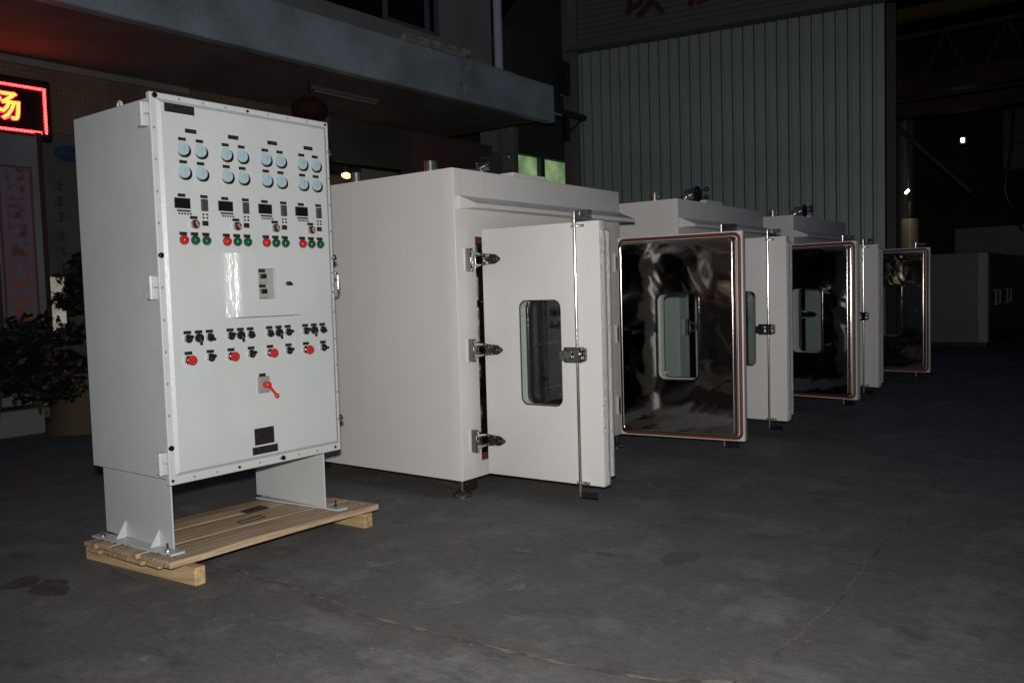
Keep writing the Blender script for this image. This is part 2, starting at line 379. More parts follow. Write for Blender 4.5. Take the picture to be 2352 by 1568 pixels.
# upper wall with window opening
bm = new(); box(bm, -4, 7.7, UY, UY+.28, 4.452, 9); box(bm, 10.12, 11.42, UY, UY+.28, 4.452, 9); box(bm, 7.702, 10.118, UY+.002, UY+.28, 4.452, 5.27)
obj('upper_wall', bm, 'greywall', bld)
win = put('window', None, bld)
bm = new()
for x in (8.95, 9.84, 10.06): box(bm, x, x+.05, UY-.01, UY+.05, 5.275, 8.5)
box(bm, 8.95, 10.11, UY-.012, UY+.052, 5.272, 5.32)
o = obj('window_frame', bm, mat('blue_green_frame', (.09, .12, .14), .4), win)
bm = new(); box(bm, 7.72, 10.10, UY+.08, UY+.085, 5.28, 8.5); obj('window_pane', bm, mat('dark_pane', (.004, .006, .006), .08), win)
bm = new(); box(bm, -4, 11.62, UY+.28, 14, 9.002, 9.2); obj('roof', bm, 'darkmetal', bld)
# ground floor
bm = new(); box(bm, -4, 6.5, WY, WY+.3, 0, 4.098); box(bm, 6.502, 8.95, WY+.002, WY+.3, 3.9, 4.098)
obj('tiled_wall', bm, 'walltile', bld)
bm = new(); box(bm, -4, 6.55, WY-.03, WY-.002, 4.02, 4.098); obj('ceiling_trim', bm, 'greywall', bld)
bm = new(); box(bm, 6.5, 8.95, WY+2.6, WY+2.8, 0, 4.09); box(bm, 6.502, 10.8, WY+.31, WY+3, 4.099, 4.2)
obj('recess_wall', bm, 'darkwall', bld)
bm = new(); box(bm, 8.95, 10.80, WY+.02, WY+.3, 3.46, 4.097); box(bm, 8.951, 10.79, WY-.04, WY+.018, 3.40, 3.47)
obj('shutter_box', bm, 'darkwall', bld)
bm = new(); box(bm, 9.95, 10.75, WY+.35, WY+.40, 3.05, 3.42); obj('transom_panel', bm, mat('pale_transom', (.25, .25, .19), .5), bld)
bm = new(); box(bm, 8.95, 9.9, WY+.45, WY+.5, 2.2, 3.28); obj('back_partition', bm, mat('warm_partition', (.14, .13, .11), .7), bld)
bm = new(); box(bm, 10.802, 13.0, WY, WY+.3, 0, 4.098); obj('red_wall', bm, 'redwall', bld)
bm = new(); box(bm, 13.0, 13.19, WY-.1, WY+.3, 0, 4.40, .01); box(bm, 13.52, 13.70, WY-.1, WY+.3, 0, 4.6, .01); obj('pillar', bm, 'greywall', bld)
bm = new(); box(bm, 13.70, 13.72, WY, WY+.3, 0, 6.5); box(bm, 15.72, 17.5, WY, WY+.3, 0, 6.5); box(bm, 13.722, 15.718, WY+.002, WY+.3, 4.06, 6.5); box(bm, 13.722, 15.718, WY+.002, WY+.3, 0, 3.2)
box(bm, 14.63, 14.76, WY+.01, WY+.26, 3.2, 4.06); obj('side_wall', bm, 'darkwall', bld)
# lit window (two greenish panes)
gm = bpy.data.materials.new('lit_green_pane'); gm.use_nodes = True
t = gm.node_tree; b = t.nodes['Principled BSDF']; tc = t.nodes.new('ShaderNodeTexCoord'); n = t.nodes.new('ShaderNodeTexNoise'); n.inputs['Scale'].default_value = 2.0; n.inputs['Detail'].default_value = 4
t.links.new(tc.outputs['Object'], n.inputs['Vector']); rr = t.nodes.new('ShaderNodeValToRGB'); e = rr.color_ramp.elements
e[0].position = .35; e[0].color = (.08, .16, .065, 1); e[1].position = .7; e[1].color = (.28, .40, .20, 1)
t.links.new(n.outputs[0], rr.inputs[0]); t.links.new(rr.outputs[0], b.inputs['Emission Color']); b.inputs['Emission Strength'].default_value = .85
b.inputs['Base Color'].default_value = (.1, .15, .1, 1)
lw = put('lit_window', None, bld)
for x0, x1 in ((13.73, 14.625), (14.765, 15.71)):
    bm = new(); box(bm, x0, x1, WY+.12, WY+.13, 3.21, 4.055); obj('lit_pane', bm, gm, lw)
# things on the building
pipe = obj('rain_pipe', cyl(new(), (11.50, UY-.08, 4.63), (11.50, UY-.08, 9), .075, seg=14), 'softwhite', None, True)
tag(pipe, 'pale vertical rain pipe at the right corner of the upper office wall', 'pipe')
lant = thing('red_lantern', 'round dark red lantern hanging under the canopy behind the control cabinet', 'lantern', (7.33, 8.8, 3.72))
bm = ball(new(), (0, 0, 0), .235, 1, 1, .62, 20); obj('lantern_body', bm, 'cloth', lant, True)
bm = cyl(new(), (0, 0, .13), (0, 0, .40), .012, seg=6); cyl(bm, (0, 0, .12), (0, 0, .16), .09, seg=14); obj('lantern_cap', bm, 'black', lant)
obj('lantern_cap', cyl(new(), (0, 0, -.16), (0, 0, -.12), .09, seg=14), 'black', lant)
tub = thing('tube_light', 'unlit white tube lamp fixed under the canopy soffit', 'lamp', (0, 0, 0))
bm = new(); box(bm, 7.55, 8.75, 8.97, 9.03, 4.05, 4.098, .006); obj('lamp_housing', bm, mat('tube_housing', (.16, .15, .145), .4), tub)
bm = cyl(new(), (7.6, 9.0, 4.035), (8.7, 9.0, 4.035), .014, seg=10); obj('lamp_tube', bm, mat('tube_glass', (.25, .24, .23), .3), tub)
lm = thing('ceiling_lamp', 'small lit orange lamp in the recess to the left of the first oven', 'lamp', (9.24, WY-.02, 3.20))
obj('lamp_bulb', ball(new(), (0, 0, 0), .075, 1.25, .6, .62, 16), 'lampon', lm, True)
bm = cyl(new(), (0, .0, .05), (0, 0, .16), .03, seg=10); obj('lamp_stem', bm, 'darkmetal', lm)
brk = thing('wall_bracket', 'black steel bracket sticking out past the end of the mosaic canopy', 'bracket')
bm = new(); box(bm, 11.72, 13.0, 8.15, 8.25, 4.27, 4.36); box(bm, 12.36, 12.46, 8.15, 8.25, 3.85, 4.268); obj('bracket_arm', bm, 'black', brk)
bm = cyl(new(), (12.44, 8.2, 3.98), (12.92, 8.2, 4.28), .018, seg=6); obj('bracket_brace', bm, 'black', brk)
stair = thing('steel_stair', 'dark steel stair in the gap between the office and the hall', 'stair')
for yy in (11.2, 12.0):
    bm = new(); prism(bm, [(12.8, 5.4), (13.1, 5.4), (16.2, 8.8), (15.9, 8.8)], 'y', yy, yy+.06); obj('stringer', bm, 'black', stair)
tm = mesh('tread', box(new(), -.14, .14, 11.26, 12.0, -.02, .02), 'darkmetal')
for i in range(11): put('tread', tm, stair, (13.1+i*.28, 0, 5.55+i*.307))
bm = cyl(new(), (12.9, 11.2, 6.35), (16, 11.2, 9.7), .02, seg=6)
for i in range(6): cyl(bm, (13.0+i*.55, 11.2, 5.5+i*.6), (13.0+i*.55, 11.2, 6.45+i*.6), .012, seg=6)
obj('handrail', bm, 'black', stair)
bm = new(); box(bm, 11.7, 13.02, 10.9, 11.0, 6.6, 6.7); obj('landing_beam', bm, 'black', stair)
aw = obj('sky_block_wall', box(new(), 17.5, 17.7, 8.0, 16, 0, 12), 'darkwall'); tag(aw, 'added dark end wall hiding the sky behind the steel stair', 'wall')  # added wall that keeps the bright sky out of the gap
aw2 = obj('sky_block_side_wall', box(new(), 11.6, 17.5, 14, 14.2, 0, 12), 'darkwall'); tag(aw2, 'added dark back wall hiding the sky past the office corner above the canopy', 'wall')  # likewise added, so no sky shows past the corner
ar = obj('sky_block_roof', box(new(), 11.64, 18, 8.62, 16, 12, 12.2), 'darkmetal'); tag(ar, 'added dark roof blocking the sky over the gap between office and hall', 'roof')  # added cover blocking sky light from above the gap

# LED sign, board, banner, lit glass, plants at the far left
led = thing('led_sign', 'black LED sign with red lit border and one amber character, hung on the tiled wall', 'sign')
SY = WY-.15
bm = new(); box(bm, .4, 4.70, SY, WY-.002, 3.16, 3.84, .01); obj('sign_case', bm, mat('sign_black', (.01, .003, .003), .5), led)
lm_ = bpy.data.materials.new('led_border'); lm_.use_nodes = True
t = lm_.node_tree; b = t.nodes['Principled BSDF']; tc = t.nodes.new('ShaderNodeTexCoord'); wv = t.nodes.new('ShaderNodeTexWave'); wv.bands_direction = 'DIAGONAL'; wv.inputs['Scale'].default_value = 16
mp = t.nodes.new('ShaderNodeMapping'); mp.inputs['Scale'].default_value = (1, 0, 1)
t.links.new(tc.outputs['Object'], mp.inputs[0]); t.links.new(mp.outputs[0], wv.inputs['Vector']); rr = t.nodes.new('ShaderNodeValToRGB'); e = rr.color_ramp.elements
e[0].position = .35; e[0].color = (1, .02, .10, 1); e[1].position = .9; e[1].color = (1, .25, .07, 1)
t.links.new(wv.outputs[0], rr.inputs[0]); t.links.new(rr.outputs[0], b.inputs['Emission Color']); b.inputs['Emission Strength'].default_value = 2.0
bm = new(); box(bm, .5, 4.60, SY-.012, SY-.001, 3.728, 3.749); box(bm, .5, 4.575, SY-.012, SY-.001, 3.239, 3.260); box(bm, 4.616, 4.640, SY-.012, SY-.001, 3.239, 3.749)
obj('led_border', bm, lm_, led)
bm = new()
for x0, x1, z0, z1 in ((.5, 4.647, 3.724, 3.753), (.5, 4.582, 3.235, 3.264), (4.612, 4.644, 3.264, 3.724)): box(bm, x0, x1, SY-.006, SY-.002, z0, z1)
obj('led_halo_strip', bm, 'ledred', led)
def text_mesh(ch, size, off=0, ext=.004):
    cu = bpy.data.curves.new('t', 'FONT'); cu.body = ch; cu.size = size; cu.extrude = ext; cu.offset = off; cu.align_x = 'LEFT'; cu.resolution_u = 3
    ob = bpy.data.objects.new('t', cu); col.objects.link(ob)
    bpy.context.view_layer.update(); dg = bpy.context.evaluated_depsgraph_get()
    me = bpy.data.meshes.new_from_object(ob.evaluated_get(dg)); bpy.data.objects.remove(ob); bpy.data.curves.remove(cu)
    return me
def text(name, ch, size, x, y, z, m, parent, off=0, rz=0):
    me = text_mesh(ch, size, off)
    me.transform(Matrix.Rotation(math.radians(90), 4, 'X'))
    me.materials.clear(); me.materials.append(M[m]); me.name = name
    return put(name, me, parent, (x, y, z), rz)
text('led_character', '场', .33, 4.045, SY-.008, 3.385, 'ledyellow', led, .003)
text('led_character_glow', '场', .33, 4.045, SY-.003, 3.385, 'ledred', led, .011)

board = thing('notice_board', 'pale board with a pink printed banner below the LED sign', 'board')
bm = new(); box(bm, 3.4, 4.33, 9.72, 9.76, .2, 3.12, .006); obj('board_panel', bm, mat('pale_board', (.22, .22, .25), .6, 0, None, ((.17, .17, .20), 2, .4, .6)), board)
bm_m = bpy.data.materials.new('banner_print'); bm_m.use_nodes = True
t = bm_m.node_tree; b = t.nodes['Principled BSDF']; c = swizzle(t, (0, 2))
vo = t.nodes.new('ShaderNodeTexNoise'); vo.inputs['Scale'].default_value = 9; vo.inputs['Detail'].default_value = 3; t.links.new(c.outputs[0], vo.inputs['Vector'])
sp = t.nodes.new('ShaderNodeSeparateXYZ'); t.links.new(c.outputs[0], sp.inputs[0])
cx = t.nodes.new('ShaderNodeMath'); cx.operation = 'SUBTRACT'; cx.inputs[1].default_value = 4.07; t.links.new(sp.outputs[0], cx.inputs[0])
ab = t.nodes.new('ShaderNodeMath'); ab.operation = 'ABSOLUTE'; t.links.new(cx.outputs[0], ab.inputs[0])
cl = t.nodes.new('ShaderNodeMapRange'); cl.inputs[1].default_value = .07; cl.inputs[2].default_value = .11; cl.inputs[3].default_value = 1; cl.inputs[4].default_value = 0; t.links.new(ab.outputs[0], cl.inputs[0])
zz = t.nodes.new('ShaderNodeMath'); zz.operation = 'PINGPONG'; zz.inputs[1].default_value = .1; t.links.new(sp.outputs[1], zz.inputs[0])
zr = t.nodes.new('ShaderNodeMapRange'); zr.inputs[1].default_value = .015; zr.inputs[2].default_value = .035; t.links.new(zz.outputs[0], zr.inputs[0])
nr = t.nodes.new('ShaderNodeMapRange'); nr.inputs[1].default_value = .45; nr.inputs[2].default_value = .55; t.links.new(vo.outputs[0], nr.inputs[0])
m1 = t.nodes.new('ShaderNodeMath'); m1.operation = 'MULTIPLY'; t.links.new(cl.outputs[0], m1.inputs[0]); t.links.new(zr.outputs[0], m1.inputs[1])
m2 = t.nodes.new('ShaderNodeMath'); m2.operation = 'MULTIPLY'; t.links.new(m1.outputs[0], m2.inputs[0]); t.links.new(nr.outputs[0], m2.inputs[1])
hz = t.nodes.new('ShaderNodeMapRange'); hz.inputs[1].default_value = 1.5; hz.inputs[2].default_value = 2.0; t.links.new(sp.outputs[1], hz.inputs[0])
ic = t.nodes.new('ShaderNodeMix'); ic.data_type = 'RGBA'; ic.inputs[6].default_value = (.36, .10, .04, 1); ic.inputs[7].default_value = (.13, .06, .075, 1); t.links.new(hz.outputs[0], ic.inputs[0])
fx = t.nodes.new('ShaderNodeMix'); fx.data_type = 'RGBA'; fx.inputs[6].default_value = (.20, .15, .19, 1); t.links.new(m2.outputs[0], fx.inputs[0]); t.links.new(ic.outputs[2], fx.inputs[7])
t.links.new(fx.outputs[2], b.inputs['Base Color']); b.inputs['Roughness'].default_value = .5
bm = new(); box(bm, 3.9, 4.24, 9.70, 9.715, 1.1, 2.78); obj('banner_sheet', bm, bm_m, board)
bm = new(); holed(bm, [(3.895, 1.095), (4.245, 1.095), (4.245, 2.785), (3.895, 2.785)], [(3.92, 1.12), (4.22, 1.12), (4.22, 2.76), (3.92, 2.76)], 9.694, 9.699)
obj('banner_border', bm, mat('dark_pink', (.15, .05, .07), .6), board)
bm = new(); box(bm, 3.80, 3.86, 9.66, 9.71, .0, 3.0); box(bm, 4.40, 4.46, 9.9, 9.96, 0, 3.2); obj('board_post', bm, mat('dark_red_post', (.05, .02, .02), .5), board)
plaque = thing('name_board', 'dark grey board with a blue oval emblem on the tiled wall, left of the cabinet', 'sign')
bm = new(); box(bm, 4.62, 5.35, WY-.06, WY-.002, .6, 3.28, .008); obj('board_panel', bm, 'panelgrey', plaque)
bm = cyl(new(), (0, -.012, 0), (0, 0, 0), .17, seg=28); bmesh.ops.scale(bm, vec=(1, 1, .55), verts=bm.verts); obj('oval_emblem', bm, 'logo', plaque, False, (4.91, WY-.061, 3.06))
bm = new(); tube(bm, [(4.80, WY-.078, 3.03), (4.84, WY-.078, 3.09), (4.88, WY-.078, 3.03), (4.92, WY-.078, 3.09), (4.96, WY-.078, 3.03), (5.0, WY-.078, 3.09)], .010, 6); obj('emblem_mark', bm, mat('emblem_pale', (.06, .10, .18), .5), plaque)
bm = new()
for i, z in enumerate((2.68, 2.5, 2.32, 2.10, 1.92, 1.74)):
    for k in range(4):
        a = random.uniform(-.05, .05); box(bm, 4.79+a-.05, 4.79+a+.05, WY-.066, WY-.061, z-.05+k*.028, z-.05+k*.028+.010)
    box(bm, 4.77, 4.785, WY-.067, WY-.0605, z-.06, z+.06)
obj('lettering', bm, mat('board_lettering', (.03, .03, .03), .6), plaque)['kind'] = 'stuff'
glow = thing('lit_glass_panel', 'narrow cream panel glowing behind the dark bushes at the left', 'lit panel')
gm2 = bpy.data.materials.new('cream_glow'); gm2.use_nodes = True
t = gm2.node_tree; b = t.nodes['Principled BSDF']; c = swizzle(t, (0, 2)); nn = t.nodes.new('ShaderNodeTexNoise'); nn.inputs['Scale'].default_value = 4; t.links.new(c.outputs[0], nn.inputs['Vector'])
rr = t.nodes.new('ShaderNodeValToRGB'); e = rr.color_ramp.elements; e[0].position = .3; e[0].color = (.16, .13, .09, 1); e[1].position = .7; e[1].color = (.45, .40, .29, 1)
t.links.new(nn.outputs[0], rr.inputs[0]); t.links.new(rr.outputs[0], b.inputs['Emission Color']); b.inputs['Emission Strength'].default_value = .5
bm = new(); box(bm, 4.50, 4.76, WY-.09, WY-.065, 1.0, 1.62, .004); obj('glowing_sheet', bm, gm2, glow)
bm = new(); box(bm, 4.47, 4.498, WY-.1, WY-.062, .9, 1.72); box(bm, 4.762, 4.79, WY-.1, WY-.062, .9, 1.72); obj('panel_frame', bm, 'darkmetal', glow)

def bush(name, label, x, y, z0, z1, rx, n, seed, flowers=0, group=None):
    rnd = random.Random(seed)
    t_ = thing(name, label, 'bush', (x, y, 0), 0, group)
    bm = new(); cl_ = [(rnd.gauss(0, .45), rnd.gauss(0, .45), rnd.random(), .3+.35*rnd.random()) for _ in range(16)]
    for i in range(n):
        cx_, cy_, cz_, cr = rnd.choice(cl_)
        d = Vector((rnd.gauss(0, 1), rnd.gauss(0, 1), rnd.gauss(0, 1))).normalized()*cr*rnd.random()**.4
        p = Vector(((cx_+d.x)*rx, (cy_+d.y)*rx, z0+(z1-z0)*(.08+.84*cz_)+d.z*rx*.7))
        a = Vector((rnd.gauss(0, 1), rnd.gauss(0, 1), rnd.gauss(0, .6))).normalized(); b_ = a.cross(Vector((rnd.gauss(0, 1), rnd.gauss(0, 1), rnd.gauss(0, 1)))).normalized()
        l = .035+.03*rnd.random(); w_ = l*.42
        vs = [bm.verts.new(p+a*l), bm.verts.new(p+b_*w_), bm.verts.new(p-a*l), bm.verts.new(p-b_*w_)]; bm.faces.new(vs)
    obj('foliage', bm, 'leaf', t_)['kind'] = 'stuff'
    bm = new()
    for i in range(5):
        a = rnd.random()*6.28; tube(bm, [(0, 0, max(0, z0-.25)), (.2*rx*math.cos(a), .2*rx*math.sin(a), (z0+z1)/2), (.6*rx*math.cos(a), .6*rx*math.sin(a), z1*.9)], .012, 5)
    obj('stem', bm, 'bark', t_)
    if flowers:
        bm = new()
        for i in range(flowers):
            cx_, cy_, cz_, cr = rnd.choice(cl_); d = Vector((rnd.gauss(0, 1), -abs(rnd.gauss(0, 1)), rnd.gauss(0, 1))).normalized()*cr
            p = Vector(((cx_+d.x)*rx, (cy_+d.y)*rx, z0+(z1-z0)*(.08+.84*cz_)+d.z*rx*.7))
            for k in range(5):
                a = Vector((rnd.gauss(0, 1), rnd.gauss(0, .6), rnd.gauss(0, 1))).normalized()*.028; b_ = a.cross(Vector((0, 1, .2))).normalized()*.016
                bm.faces.new([bm.verts.new(p), bm.verts.new(p+a+b_), bm.verts.new(p+a*1.5), bm.verts.new(p+a-b_)])
        obj('flowers', bm, 'petal', t_)['kind'] = 'stuff'
    return t_
bush('leafy_bush', 'tall dark leafy bush right beside the control cabinet', 4.56, 9.25, .95, 1.85, .28, 1500, 3)
bush('flowering_bush', 'low dark bush dotted with magenta flowers in front of the notice board', 3.88, 9.0, .45, 1.12, .48, 2200, 5, 46)
bush('dark_bush', 'dark shrub hanging over the edge of the pale planter at the picture\'s left side', 3.42, 8.85, .4, 1.0, .42, 1300, 8, 10)
pot = thing('clay_planter', 'brown flared clay planter under the leafy bush', 'planter', (4.22, 8.85, 0))
bm = cyl(new(), (0, 0, 0), (0, 0, .55), .33, .22, 24); obj('planter_body', bm, 'pot', pot, True)
bm = cyl(new(), (0, 0, .552), (0, 0, .60), .25, .25, 24); obj('planter_rim', bm, 'pot', pot, True)
pk = thing('pale_planter', 'pale green concrete planter edge on the floor at far left', 'planter')
bm = new(); box(bm, 2.2, 3.95, 9.05, 9.4, 0, .26, .01); obj('lower_ledge', bm, 'kerb', pk)
bm = new(); box(bm, 2.2, 3.86, 9.10, 9.4, .30, .58, .01); obj('upper_ledge', bm, 'kerb', pk)
bm = new(); box(bm, 2.25, 3.8, 9.16, 9.38, .262, .298); obj('ledge_joint', bm, 'black', pk)

# ---------------------------------------------------------------- factory hall with green sliding door
HB = Vector((13.905, 3.40, 0)); HA = math.atan2(.985, -.17)   # local +x runs along the front, from the door's free end to the far corner
hall = thing('factory_hall', 'large factory hall with grey ribbed cladding above a tall green sliding door', 'building', HB, HA)
# local frame: x along front (s), y to the ... (-n), so outside is +y side
bm = new(); zz_ = 5.56; prof = []
k = 0
pts = [(.12, 5.56)]
z = 5.56
while z < 10.5:
    pts += [(.12, z), (.155, z+.018), (.155, z+.05), (.12, z+.068)]; z += .095
pts = pts[1:] + [(.02, z), (.02, 5.56)]
prism(bm, pts, 'x', -9, 5.12); obj('ribbed_cladding', bm, 'cladding', hall)
bm = new(); box(bm, -9, 5.14, .02, .30, 5.47, 5.555); obj('door_rail', bm, mat('rail_steel', (.09, .09, .088), .5), hall)
for i, (ch, s) in enumerate((('以', 4.12), ('质', 2.98), ('人', 2.30))):
    me = text_mesh(ch, .78, .012, .015); me.transform(Matrix.Rotation(math.radians(90), 4, 'X')); me.transform(Matrix.Rotation(math.pi, 4, 'Z'))
    me.materials.clear(); me.materials.append(M['redletter']); put('sign_letter', me, hall, (s, .175, 5.93+(.0, .02, .04)[i]))
bm = new(); box(bm, 5.0, 5.28, -.3, .10, 0, 10.5, .01); obj('corner_column', bm, mat('column_grey', (.10, .10, .10), .6), hall)
bm = new(); box(bm, 4.94, 5.1, .16, .22, 0, 10.5); obj('corner_flashing', bm, 'cladding', hall)
bm = new(); box(bm, 5.07, 5.24, .224, .40, 4.72, 5.28, .01); obj('wall_lamp_box', bm, 'black', hall)
bm = new(); box(bm, -.16, -.02, -.25, .0, 0, 5.46, .005); obj('door_jamb', bm, 'darkmetal', hall)
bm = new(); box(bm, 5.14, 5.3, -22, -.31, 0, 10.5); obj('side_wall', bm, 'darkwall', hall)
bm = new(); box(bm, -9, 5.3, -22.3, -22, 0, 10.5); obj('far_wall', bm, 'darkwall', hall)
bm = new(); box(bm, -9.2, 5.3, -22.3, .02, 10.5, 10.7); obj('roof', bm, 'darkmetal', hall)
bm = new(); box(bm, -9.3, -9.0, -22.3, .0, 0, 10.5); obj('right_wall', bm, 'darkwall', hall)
HWX, HWZ0, HWZ1 = -2.45, 5.2, 7.72
fw_ = put('hall_window', None, hall)
for k in range(2):
    bm = new(); box(bm, HWX-1.0-1.1*k, HWX-1.1*k, -21.98, -21.95, HWZ0, HWZ1); obj('window_pane', bm, mat('dull_pane', (.16, .19, .19), .4), fw_)
bm = new(); box(bm, HWX-2.2, HWX+.1, -21.94, -21.9, HWZ0+.9, HWZ0+.96); obj('glazing_bar', bm, 'darkmetal', fw_)
# the leaf slides behind the cladding
door = thing('sliding_door', 'tall pale green corrugated steel sliding door of the hall', 'door', HB, HA, None)
np_ = 29; pw = 5.12/np_
bm = new(); prism(bm, [(0, .022), (pw*.62, .022), (pw*.70, .038), (pw*.86, .038), (pw*.93, .022), (pw*.93, .0), (0, .0)], 'z', .06, 5.465)
pm = mesh('panel', bm, 'green')
for i in range(np_): put('panel', pm, door, (i*pw, .0, 0))
bm = new(); box(bm, 0, 5.12, -.06, -.003, .06, .2); obj('door_frame', bm, 'darkmetal', door)
bm = new(); box(bm, 0, 5.12, -.02, -.001, .201, 5.46); obj('door_backing', bm, 'darkmetal', door)
# inside the hall
cr = thing('bridge_crane', 'orange bridge crane girders high inside the dark hall', 'crane')
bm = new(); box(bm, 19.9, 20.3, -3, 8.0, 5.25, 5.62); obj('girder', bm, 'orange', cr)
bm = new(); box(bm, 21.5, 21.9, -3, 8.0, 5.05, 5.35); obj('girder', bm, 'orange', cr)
bm = new(); box(bm, 20.32, 21.48, 1.2, 1.8, 5.0, 5.5, .02); obj('hoist', bm, 'darkmetal', cr)
yb = obj('roof_beam', box(new(), 19.5, 19.8, -4, 8.0, 6.72, 6.95), 'yellow'); tag(yb, 'dull yellow beam near the hall roof above the crane', 'beam')
br = thing('roof_truss', 'dark braced roof truss behind the crane in the hall', 'truss')
bm = new()
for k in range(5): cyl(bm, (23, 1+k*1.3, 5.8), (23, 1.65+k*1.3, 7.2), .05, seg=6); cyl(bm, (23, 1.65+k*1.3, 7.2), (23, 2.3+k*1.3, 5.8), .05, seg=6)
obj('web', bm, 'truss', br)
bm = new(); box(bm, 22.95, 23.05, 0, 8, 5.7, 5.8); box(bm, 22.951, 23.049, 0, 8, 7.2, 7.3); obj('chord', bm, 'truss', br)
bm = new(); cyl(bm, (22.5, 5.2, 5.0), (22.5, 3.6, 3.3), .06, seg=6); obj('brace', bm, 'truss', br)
l1 = thing('hall_lamp', 'small bright slanted lamp inside the hall left of the opening', 'lamp', (20, 4.44, 3.2))
bm = cyl(new(), (-.02, .03, -.035), (.02, -.03, .04), .028, seg=14); obj('lamp_bulb', bm, 'lampwhite', l1, True)
bm = cyl(new(), (.12, 0, 0), (.12, 0, 2.0), .02, seg=6); cyl(bm, (.05, 0, .03), (.13, 0, .06), .015, seg=6); obj('lamp_arm', bm, 'darkmetal', l1)
pl = bpy.data.lights.new('hall_lamp_light', 'POINT'); pl.energy = 4; pl.color = (1, .93, .7); pl.shadow_soft_size = .08
po = bpy.data.objects.new('hall_lamp_light', pl); col.objects.link(po); po.parent = l1; po.location = (-.35, .05, -.05)
l2 = thing('hall_lamp', 'tiny square white lamp high on the far wall of the hall', 'lamp', (22, 3.70, 4.45))
bm = new(); box(bm, -.03, .03, -.032, .032, -.05, .05, .01); obj('lamp_lens', bm, 'lampwhite', l2)
bm = new(); box(bm, .031, .1, -.07, .07, -.09, .09, .01); obj('lamp_housing', bm, 'darkmetal', l2)
dr = thing('storage_tank', 'pale cylindrical tank catching lamp light inside the hall, above the last open oven door', 'tank', (20.2, 4.43, 0))
obj('tank_shell', cyl(new(), (0, 0, 1.2), (0, 0, 2.62), .18, seg=28), 'tanktop', dr, True)
obj('tank_neck', cyl(new(), (0, 0, 2.6), (0, 0, 3.0), .05, seg=12), 'darkmetal', dr, True)
obj('tank_stand', box(new(), -.2, .2, -.2, .2, 0, 1.198), 'darkmetal', dr)
duct = obj('vertical_duct', cyl(new(), (23, 5.15, 2), (23, 5.15, 5.6), .2, seg=20), 'machine', None, True); tag(duct, 'grey vertical duct beside the door edge in the dark hall', 'duct')
mach = thing('steel_machine_cabinet', 'large grey steel machine cabinet standing at the hall entrance, right of the ovens', 'machine', (18, 2.6, 0))
bm = new(); box(bm, 0, 5.5, .0, 2.0, .08, 1.775, .012); obj('body', bm, 'machine', mach)
bm = new(); box(bm, -.012, -.001, .005, .16, .09, 1.765, .002); obj('corner_strip', bm, mat('strip_grey', (.26, .26, .255), .4), mach)
bm = new(); box(bm, .03, 5.4, -.02, -.001, .1, 1.74); obj('front_cover', bm, 'machinedark', mach)
for k, x in enumerate((.45, .95, 1.95, 2.45)):
    bm = tube(new(), [(0, 0, 0), (0, -.05, 0), (0, -.05, .28), (0, 0, .28)], .018, 8); obj('door_handle', bm, 'grey', mach, True, (x, -.02, .78))
bm = new(); box(bm, .05, 5.45, .03, 1.95, 0, .079); obj('plinth', bm, 'black', mach)
mb = thing('tall_machine_box', 'wide grey machine housing behind the steel cabinet in the hall', 'machine', (24.2, 1.5, 0))
bm = new(); box(bm, 0, 3, -3, 2.75, 0, 2.56, .01); obj('housing', bm, 'machine', mb)
bm = new(); box(bm, -.1, -.002, -1.2, .55, 2.62, 2.95); box(bm, 0, .3, -1.1, .4, 2.562, 2.62); obj('pipe_tray', bm, 'black', mb)
hose = thing('hanging_cable', 'black looped cable hanging down in front of the far window in the hall', 'cable')
obj('cable', tube(new(), [(21.5, 2.62, 4.9), (21.5, 2.68, 4.0), (21.5, 2.78, 3.2), (21.5, 2.6, 2.6), (21.5, 2.45, 2.3)], .03, 8), 'black', hose, True)

# ---------------------------------------------------------------- ovens
OW, OH, OB, OD = 2.0237, 2.0758, .111, 1.55
oven = thing('industrial_oven', 'nearest white double-door oven, directly behind the control cabinet, its windowed left leaf open toward us', 'oven', (4.0193, 3.5003, 0), 0, 'white drying ovens in a row')
OX0, OX1, OZ0, OZ1 = .19, OW-.175, .212, 1.656
bm = new()
holed(bm, [(0, OB), (OW, OB), (OW, OH), (0, OH)], [(OX0, OZ0), (OX1, OZ0), (OX1, OZ1), (OX0, OZ1)], 0, .10)
box(bm, 0, .12, .10, OD, OB, OH); box(bm, OW-.12, OW, .10, OD, OB, OH); box(bm, .12, OW-.12, OD-.12, OD, OB, OH); box(bm, .12, OW-.12, .10, OD-.12, OH-.10, OH); box(bm, .12, OW-.12, .10, OD-.12, OB, OB+.06)
bmesh.ops.remove_doubles(bm, verts=bm.verts, dist=.0005)
es = [e for e in bm.edges if len(e.link_faces) == 2 and e.calc_face_angle(0) > 1 and all((abs(v.co.x) < .001 or abs(v.co.x-OW) < .001) and abs(v.co.y) < .001 for v in e.verts)]
bmesh.ops.bevel(bm, geom=es, offset=.007, segments=3, affect='EDGES', profile=.5)
obj('body', bm, 'oven', oven, True)
bm = new(); box(bm, .06, .062, -.0012, .0, OZ1+.2, OH-.01); box(bm, .295, .2965, -.0012, 0, 1.92, OH-.005); obj('panel_seam', bm, mat('seam_shade', (.36, .35, .33), .6), oven)
